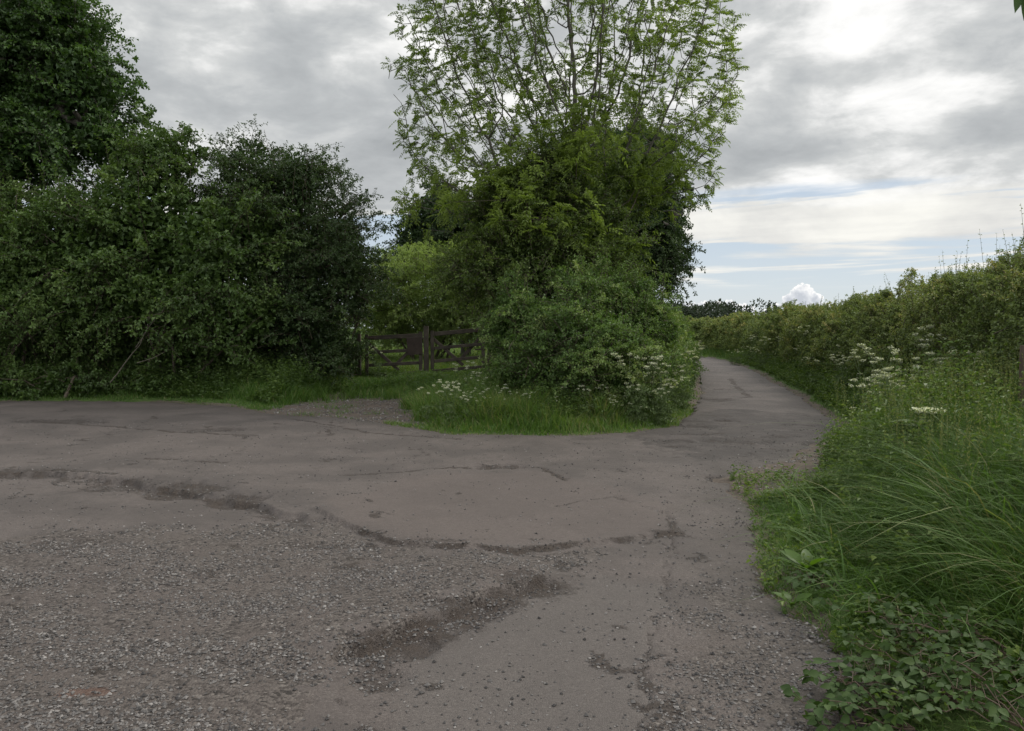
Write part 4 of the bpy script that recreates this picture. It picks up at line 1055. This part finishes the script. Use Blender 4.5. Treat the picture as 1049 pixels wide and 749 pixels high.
P, d = scatter(5000, (-1.6, 3.2), (12.2, 15), lambda P, d: ~right_side(P) & (d > .6) & (d < 1.6) & clumpy(P, .6, 94, -.35))
herbs('corner_undergrowth', 'leafy undergrowth between the bright grass and corner bush', P, rng.uniform(.2, .7, len(P)) * smooth(.1, 1.2, d) + .06, .05, .5)
P, d = scatter(24000, (4, 13), (9.5, 42), lambda P, d: right_side(P) & (d > .25) & (d < 2.2))
herbs('bank_undergrowth', 'leafy undergrowth on the bank below the roadside hedge', P, (rng.uniform(.3, .8, len(P)) * smooth(0, 1.0, d) + .60 * rng.random(len(P)) * smooth(.8, 1.6, d) + .08), .07, .5, 11)
P, d = scatter(11000, (2, 7.5), (4.6, 12), lambda P, d: right_side(P) & (d > .6) & (P[:, 0] < .72 * P[:, 1] + .6) & clumpy(P, .7, 95, -.1) & (rng.random(len(P)) < .45 + .55 * smooth(5.2, 7.5, P[:, 1])))
herbs('verge_undergrowth', 'leafy weeds growing through the long verge grass', P, rng.uniform(.3, .85, len(P)) * smooth(0, 1.6, d) + .1, .05, .62, 11)
P, d = scatter(1100, (1.3, 3.0), (3, 8.6), lambda P, d: right_side(P) & (d > 0) & (d < .75) & clumpy(P, .9, 96, -.1))
herbs('edge_weeds', 'small low weeds creeping onto the tarmac edge', P, rng.uniform(.06, .22, len(P)), .042, .62, 8)

# tall grass stems with seed heads over the verge
b_ = Buf()
P, d = scatter(1700, (2.2, 6.8), (4.6, 11.5), lambda P, d: right_side(P) & (d > .9) & (P[:, 0] < .70 * P[:, 1] + .4))
z = H(P); m_ = len(P); hh = rng.uniform(.6, 1.0, m_); ln = rng.normal(0, .12, (m_, 2))
A = np.column_stack([P, z]); B1 = A + np.column_stack([ln * hh[:, None] * .4, hh * .6]); C1 = A + np.column_stack([ln * hh[:, None], hh])
tubes(b_, A, B1, .0018, .0015, 3, .8); tubes(b_, B1, C1, .0015, .001, 3, .9)
for k in range(9):
    t = .72 + .28 * k / 9; q = B1 + (C1 - B1) * ((t - .6) / .4)
    a = rng.uniform(0, 6.28, m_); leaves(b_, q, np.stack([np.cos(a) * .5, np.sin(a) * .5, np.full(m_, .8)], 1), rng.normal(0, 1, (m_, 3)), .022, .006, .97)
tag(b_.obj('seeding_grass', M['grass']), 'thin seeding grass stems rising over the verge', 'grass', kind='stuff')

# ------------------------------------------------------------------ brambles close by
def bramble(x, y, n_cane, length, label, seed, az0):
    global rng
    z0 = float(H(np.array([[x, y]]))[0]); root = empty('bramble', (x, y, z0)); tag(root, label, 'bramble', 'brambles in the near verge')
    cb, lb = Buf(), Buf()
    for k in range(n_cane):
        a = az0 + rng.normal(0, .7); L = length * rng.uniform(.7, 1.2); t = np.linspace(0, 1, 12)
        pth = np.column_stack([np.cos(a) * L * t, np.sin(a) * L * t, 0.02 + .20 * L * np.sin(np.minimum(t * 1.15, 1) * 2.6)]) + np.cumsum(rng.normal(0, .012, (12, 3)), 0)
        pth[:, 2] = np.maximum(pth[:, 2], .04)
        path_tube(cb, pth, np.linspace(.0034, .0016, 12), 5)
        for i in range(1, 12):
            for rep in range(int(rng.random() < .8) + int(rng.random() < .25)):
                q = pth[i] + (pth[min(i + 1, 11)] - pth[i]) * rng.random(); sa = a + rng.choice([-1, 1]) * rng.uniform(.6, 1.6)
                pd = norm(np.array([np.cos(sa), np.sin(sa), rng.uniform(.1, .7)])); e = q + pd * rng.uniform(.05, .10)
                tubes(cb, [q], [e], .0016, .0012, 3)
                s = rng.uniform(.026, .056); nn = np.array([0, 0, 1.]) + rng.normal(0, .5, 3) + [-.1, -.2, 0]
                for da, sc in ((0, 1.1), (1.15, .9), (-1.15, .9)):
                    dd = np.array([np.cos(sa + da), np.sin(sa + da), rng.uniform(-.25, .15)])
                    oval_leaves(lb, (e + dd * (.012 if da == 0 else .003))[None], dd[None], nn[None] + rng.normal(0, .15, 3), s * sc, s * sc * .72, np.clip(rng.normal(.5, .2), 0, 1), .28, .18)
    cb.obj('cane', M['cane'], root, origin=(0, 0, 0)); lb.obj('leaves', M['bramble'], root, True, origin=(0, 0, 0))
    return root
for i, (px, py, nc_, ln_, lab, a0) in enumerate(((925, 775, 6, .42, 'bramble creeping over the tarmac edge nearest the viewer', 2.6), (985, 760, 8, .45, 'bramble with broad trifoliate leaves at the bottom of the verge', 2.4), (1040, 720, 8, .5, 'bramble arching out from beneath the drooping long grass', 3.0),
                         (960, 700, 6, .4, 'bramble between the tarmac edge and the drooping grass', 2.2), (1050, 800, 8, .5, 'bramble in the dark hollow at the near end of the verge', 2.0), (905, 735, 4, .25, 'short bramble shoot lying at the verge edge', 3.4), (850, 628, 2, .22, 'bramble tangled beside the broad-leaved dock', 2.8))):
    g = G(px, py); bramble(g[0] + .12, g[1] + .1, nc_, ln_, lab, i, a0)

# broad-leaved dock by the tarmac edge
def dock(px, py, n, ll, label):
    g = G(px, py); z0 = float(H(g[None])[0]); root = empty('dock_plant', (g[0], g[1], z0)); tag(root, label, 'dock')
    for k in range(n):
        lb = Buf(); a = k / n * 6.28 + rng.normal(0, .3); el = rng.uniform(.35, 1.1); d = np.array([np.cos(a) * np.cos(el), np.sin(a) * np.cos(el), np.sin(el)])
        L = ll * rng.uniform(.7, 1.15); p0 = np.array([0, 0, .05]); p1 = p0 + d * L * .45
        path_tube(lb, [p0, p0 * .5 + p1 * .5 + [0, 0, .01], p1], [.004, .0035, .003], 5, .6)
        n_ = np.cross(np.cross(d, [0, 0, 1.]), d); prof = np.array([[0, 0], [.06, .2], [.2, .40], [.4, .48], [.6, .42], [.8, .28], [.93, .12], [1, 0]])
        oval_leaves(lb, p1[None], (d - [0, 0, .2])[None], n_[None] + [0, -.2, .4] + rng.normal(0, .2, 3), L, L * .62, rng.uniform(0, .7), .12, .35, prof)
        lb.obj('leaf', M['dock'], root, True)
    return root
dock(830, 600, 13, .135, 'broad-leaved dock with bright green leaves at the tarmac edge')
dock(815, 628, 5, .085, 'small dock plant lower down the tarmac edge than the larger one')
dock(1010, 520, 8, .16, 'yellowish broad-leaved dock standing amid the long verge grass')

# ------------------------------------------------------------------ brown post at the right
pp = At(1052.6, 354, 8.0); pz = float(H(np.array([[pp[0], 8.0]]))[0])
pb = Buf(); board(pb, (0, 0, -.3), (0, 0, pp[2] - pz), .10, .10)
post = pb.obj('fence_post', M['post']); post.location = (pp[0], 8.0, pz); tag(post, 'brown wooden post standing in the verge at the right edge', 'post')

# dead stick leaning in the left thicket
db = Buf(); a0 = At(112, 392, 18.1); a1 = At(172, 312, 18.2); t = np.linspace(0, 1, 9)[:, None]
org = a0.copy()
path_tube(db, a0 + (a1 - a0) * t + rng.normal(0, .03, (9, 3)) * t * (1 - t) * 4, np.linspace(.015, .006, 9), 6)
q = a0 + (a1 - a0) * .45; path_tube(db, [q, q + [.25, 0, .35], q + [.32, .05, .75]], [.012, .009, .005], 5)
q = At(140, 372, 18.1); path_tube(db, [q, q + [.4, -.05, .12], q + [.72, 0, .3]], [.012, .009, .005], 5)
st_ = db.obj('dead_branch', M['deadwood'], None, True, org); st_.location = org; tag(st_, 'pale dead branch leaning out of the hazel bush', 'branch')

# ------------------------------------------------------------------ tree whose leaf tips hang into the top right corner
tx, ty = 3.3, 1.6; tz = float(H(np.array([[tx, ty]]))[0])
root = empty('roadside_tree', (tx, ty, tz)); tag(root, 'overhanging tree of which only pointed leaf tips hang in the top right corner', 'tree')
tb, lb = Buf(), Buf()
path_tube(tb, [(tx, ty, tz - .2), (tx + .05, ty, 1.2), (tx - .05, ty + .05, 2.4), (tx, ty, 3.8), (tx + .1, ty + .1, 5)], [.09, .08, .07, .05, .03], 9)
tipA, tipB = At(1041, -14, 2.35), At(1048, 44, 2.35)
for e, d0 in ((tipA, 2.2), (tipB + [.1, 0, .08], 2.0), ((2.9, 1.0, 4.2), 3), ((4.1, 2.2, 4.4), 3), ((3.9, .8, 4.3), 3.2), ((3.2, 2.4, 5.2), 3.6)):
    s = np.array([tx, ty, d0]); e = np.array(e); t = np.linspace(0, 1, 8)[:, None]
    pth = s + (e - s) * t + np.array([0, 0, .35]) * (t * (1 - t)) * 2
    path_tube(tb, pth, np.linspace(.025, .004, 8), 6)
    P = np.repeat(pth[3:], 3, 0) + rng.normal(0, .05, (15, 3)) + [.07, 0, .07]
    if d0 > 2.5:
        D = norm(rng.normal(0, 1, (15, 3))); oval_leaves(lb, P, D - [0, 0, .5], np.array([0, 0, 1.]) + rng.normal(0, .3, (15, 3)), .09, .045, .4)
lp = np.array([At(1035, -13, 2.35), At(1041, -10, 2.36), At(1046, -14, 2.34), At(1048, 37, 2.35), At(1051, -8, 2.36)])
ld = np.array([[-.12, 0, -1], [.05, .1, -1], [.18, 0, -1], [-.10, 0, -1], [.1, 0, -1.]])
oval_leaves(lb, lp, ld, np.repeat([[.2, -1, .3]], 5, 0), np.array([.095, .105, .075, .088, .08]), np.array([.040, .045, .04, .030, .036]), .4, .2, .05)
tb.obj('trunk', M['bark'], root, True, (tx, ty, tz)); lb.obj('crown', M['lime'], root, True, (tx, ty, tz))

# ------------------------------------------------------------------ sky
SUN_EL, SUN_AZ = 44.0, 66.0          # azimuth to the right of the view direction
w = bpy.data.worlds.new('World'); scene.world = w; w.use_nodes = True
nt = w.node_tree; nt.nodes.clear(); b = NB(nt)
tc = b.n('ShaderNodeTexCoord'); vec = tc.outputs['Generated']
sx = b.n('ShaderNodeSeparateXYZ'); b.link(vec, sx.inputs[0]); X, Yv, Z = sx.outputs
el = b.math('MULTIPLY', b.math('ARCSINE', Z), 57.2958); azm = b.math('MULTIPLY', b.math('ARCTAN2', X, Yv), 57.2958)
sky = b.n('ShaderNodeTexSky', sky_type='NISHITA'); sky.sun_disc = False
sky.sun_elevation = R(SUN_EL); sky.sun_rotation = R(SUN_AZ); sky.air_density = 1.0; sky.dust_density = .4; sky.ozone_density = 3
clear = b.mix(1., sky.outputs[0], (.066, .068, .075), 'MULTIPLY')
# thin high veil whitens the clear air, most near the horizon
veil = b.ramp(b.sstep(el, 0., 9.), [(0, (.66, .71, .74)), (1, (.56, .64, .72))])
clear = b.mix(b.sstep(el, 1., 30., .80, .35), clear, veil)
def comb(x, y, z=0.):
    c = b.n('ShaderNodeCombineXYZ'); b.setin(c.inputs[0], x); b.setin(c.inputs[1], y); b.setin(c.inputs[2], z); return c.outputs[0]
zz = b.math('ADD', b.math('MAXIMUM', Z, 0.0), .16)
deck = comb(b.math('DIVIDE', X, zz), b.math('DIVIDE', Yv, zz), .37)
n1 = b.noise(deck, 2.2, 8, .56, .12); n2 = b.noise(deck, .8, 3, .5, .2)
n3 = b.noise(comb(b.math('MULTIPLY', azm, .085), b.math('MULTIPLY', el, .17), 1.7), 1.7, 8, .56, .25)
# streaky low layer
n4 = b.noise(comb(b.math('MULTIPLY', azm, .035), b.math('MULTIPLY_ADD', azm, -.012, b.math('MULTIPLY', el, .48)), 4.3), 1.0, 6, .55, .3)
shade = b.math('ADD', b.math('MULTIPLY', n1, .42), b.math('ADD', b.math('MULTIPLY', n2, .22), b.math('MULTIPLY', n3, .46)))
# thinner cloud towards the hidden sun, thicker to the left
sunv = b.n('ShaderNodeVectorMath', operation='DOT_PRODUCT'); b.link(vec, sunv.inputs[0])
sd_ = (math.sin(R(SUN_AZ)) * math.cos(R(SUN_EL)), math.cos(R(SUN_AZ)) * math.cos(R(SUN_EL)), math.sin(R(SUN_EL))); sunv.inputs[1].default_value = sd_
glow = b.sstep(sunv.outputs['Value'], .25, 1.0)
shade = b.math('ADD', shade, b.math('MULTIPLY_ADD', glow, .085, -.03))
shade = b.math('ADD', shade, b.sstep(azm, -12., 22., .012, .012))
deckcol = b.ramp(shade, [(.40, (.35, .368, .382)), (.51, (.46, .478, .488)), (.57, (.575, .588, .588)), (.635, (.82, .82, .81)), (.72, (1.02, 1.01, .99))])
back_fill = b.sstep(Yv, .45, -.35)       # unseen sky behind the viewer, brightened to light the foliage
deckcol = b.mix(1., deckcol, b.mix(b.math('MAXIMUM', back_fill, b.sstep(Z, .45, .85)), (1., 1., 1.), (2.1, 2.1, 2.15)), 'MULTIPLY')  # boost added behind and overhead as fill light for the leaves
deckmask = b.sstep(b.math('ADD', el, b.math('MULTIPLY', b.math('SUBTRACT', n4, .5), 7.0)), 8.0, 9.6)
lowthr = b.math('ADD', b.sstep(el, 2.6, 7.0, .57, .455), b.sstep(azm, 0., 20., .03, -.02))
lowmask = b.math('MULTIPLY', b.sstep(b.math('SUBTRACT', n4, lowthr), 0., .07), b.sstep(el, 2.6, 3.6))
lowcol = b.ramp(b.math('ADD', b.math('MULTIPLY', n3, .5), b.math('MULTIPLY', n4, .5)), [(.40, (.62, .62, .61)), (.60, (.86, .85, .80))])
# cumulus on the horizon
cn = b.noise(comb(azm, el, .0), .95, 5, .6, .2); cn2 = b.noise(comb(azm, el, 3.0), 2.2, 4, .6)
wn = b.n('ShaderNodeTexNoise'); wn.inputs['Scale'].default_value = 1.5; wn.inputs['Detail'].default_value = 4; b.link(comb(azm, el, 7.), wn.inputs[0])
wc = b.n('ShaderNodeSeparateColor'); b.link(wn.outputs['Color'], wc.inputs[0])
azw = b.math('ADD', azm, b.math('MULTIPLY_ADD', wc.outputs[0], 1.1, -.55)); elw = b.math('ADD', el, b.math('MULTIPLY_ADD', wc.outputs[1], .9, -.45))
cum = None
for (px, py, r_) in ((821, 303, .82), (808, 309, .60), (834, 310, .62), (800, 316, .50), (846, 318, .55), (820, 318, .95), (745, 316, .62), (733, 318, .62), (757, 320, .6), (718, 318, .6), (706, 319, .7), (690, 320, .6), (722, 322, .8), (742, 322, .8), (768, 323, .6), (858, 321, .5), (790, 321, .6), (870, 324, .5)):
    ca_ = math.degrees(math.atan((px - CX) / FPX)); ce = math.degrees(math.atan((HORIZON - py) / FPX * math.cos(R(ca_))))
    dx = b.math('SUBTRACT', azw, ca_); dy = b.math('SUBTRACT', elw, ce); dy = b.math('ADD', b.math('MAXIMUM', dy, 0.), b.math('MULTIPLY', b.math('MINIMUM', dy, 0.), .3))
    dd = b.math('SQRT', b.math('ADD', b.math('MULTIPLY', dx, dx), b.math('MULTIPLY', dy, dy)))
    k = b.math('SUBTRACT', 1., b.math('DIVIDE', dd, r_))
    cum = k if cum is None else b.math('SMOOTH_MAX', cum, k, .12)
cum = b.math('ADD', cum, b.math('MULTIPLY', b.math('SUBTRACT', cn2, .5), .9))
cummask = b.math('MULTIPLY', b.sstep(cum, .02, .14), b.sstep(el, .2, 1.4))
cumcol = b.ramp(b.math('ADD', b.math('MULTIPLY', cn2, .75), b.math('MULTIPLY', cum, -.35)), [(.10, (.52, .55, .60)), (.24, (.70, .72, .75)), (.36, (.97, .96, .94))])
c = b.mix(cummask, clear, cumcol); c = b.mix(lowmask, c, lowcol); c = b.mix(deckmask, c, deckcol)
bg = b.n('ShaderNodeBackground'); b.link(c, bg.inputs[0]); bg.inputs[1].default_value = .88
o_ = b.n('ShaderNodeOutputWorld'); b.link(bg.outputs[0], o_.inputs[0])

sl = bpy.data.lights.new('sun', 'SUN'); sl.energy = 1.5; sl.angle = R(14); sl.color = (1, .95, .86)
so = bpy.data.objects.new('sun', sl); COL.objects.link(so)
so.rotation_euler = Vector(sd_).to_track_quat('Z', 'Y').to_euler(); so.location = (20, 20, 40)

# ------------------------------------------------------------------ camera and render settings
cam = bpy.data.cameras.new('camera'); cam.sensor_width = 36; cam.lens = 36 * FPX / 1049; cam.clip_end = 9000; cam.clip_start = .05
co = bpy.data.objects.new('camera', cam); COL.objects.link(co); co.location = (0, 0, CAM_Z)
co.rotation_euler = (R(90) - math.atan((374.5 - HORIZON) / FPX), 0, 0)
scene.camera = co
vs = scene.view_settings; vs.view_transform = 'Standard'; vs.look = 'None'; vs.exposure = .36; vs.gamma = 1; vs.use_curve_mapping = False
scene.cycles.max_bounces = 6; scene.cycles.diffuse_bounces = 3; scene.cycles.glossy_bounces = 2; scene.cycles.transmission_bounces = 4; scene.cycles.transparent_max_bounces = 4
scene.cycles.use_denoising = True
print('verts', sum(len(o.data.vertices) for o in scene.objects if o.type == 'MESH'), 'objects', len(scene.objects))
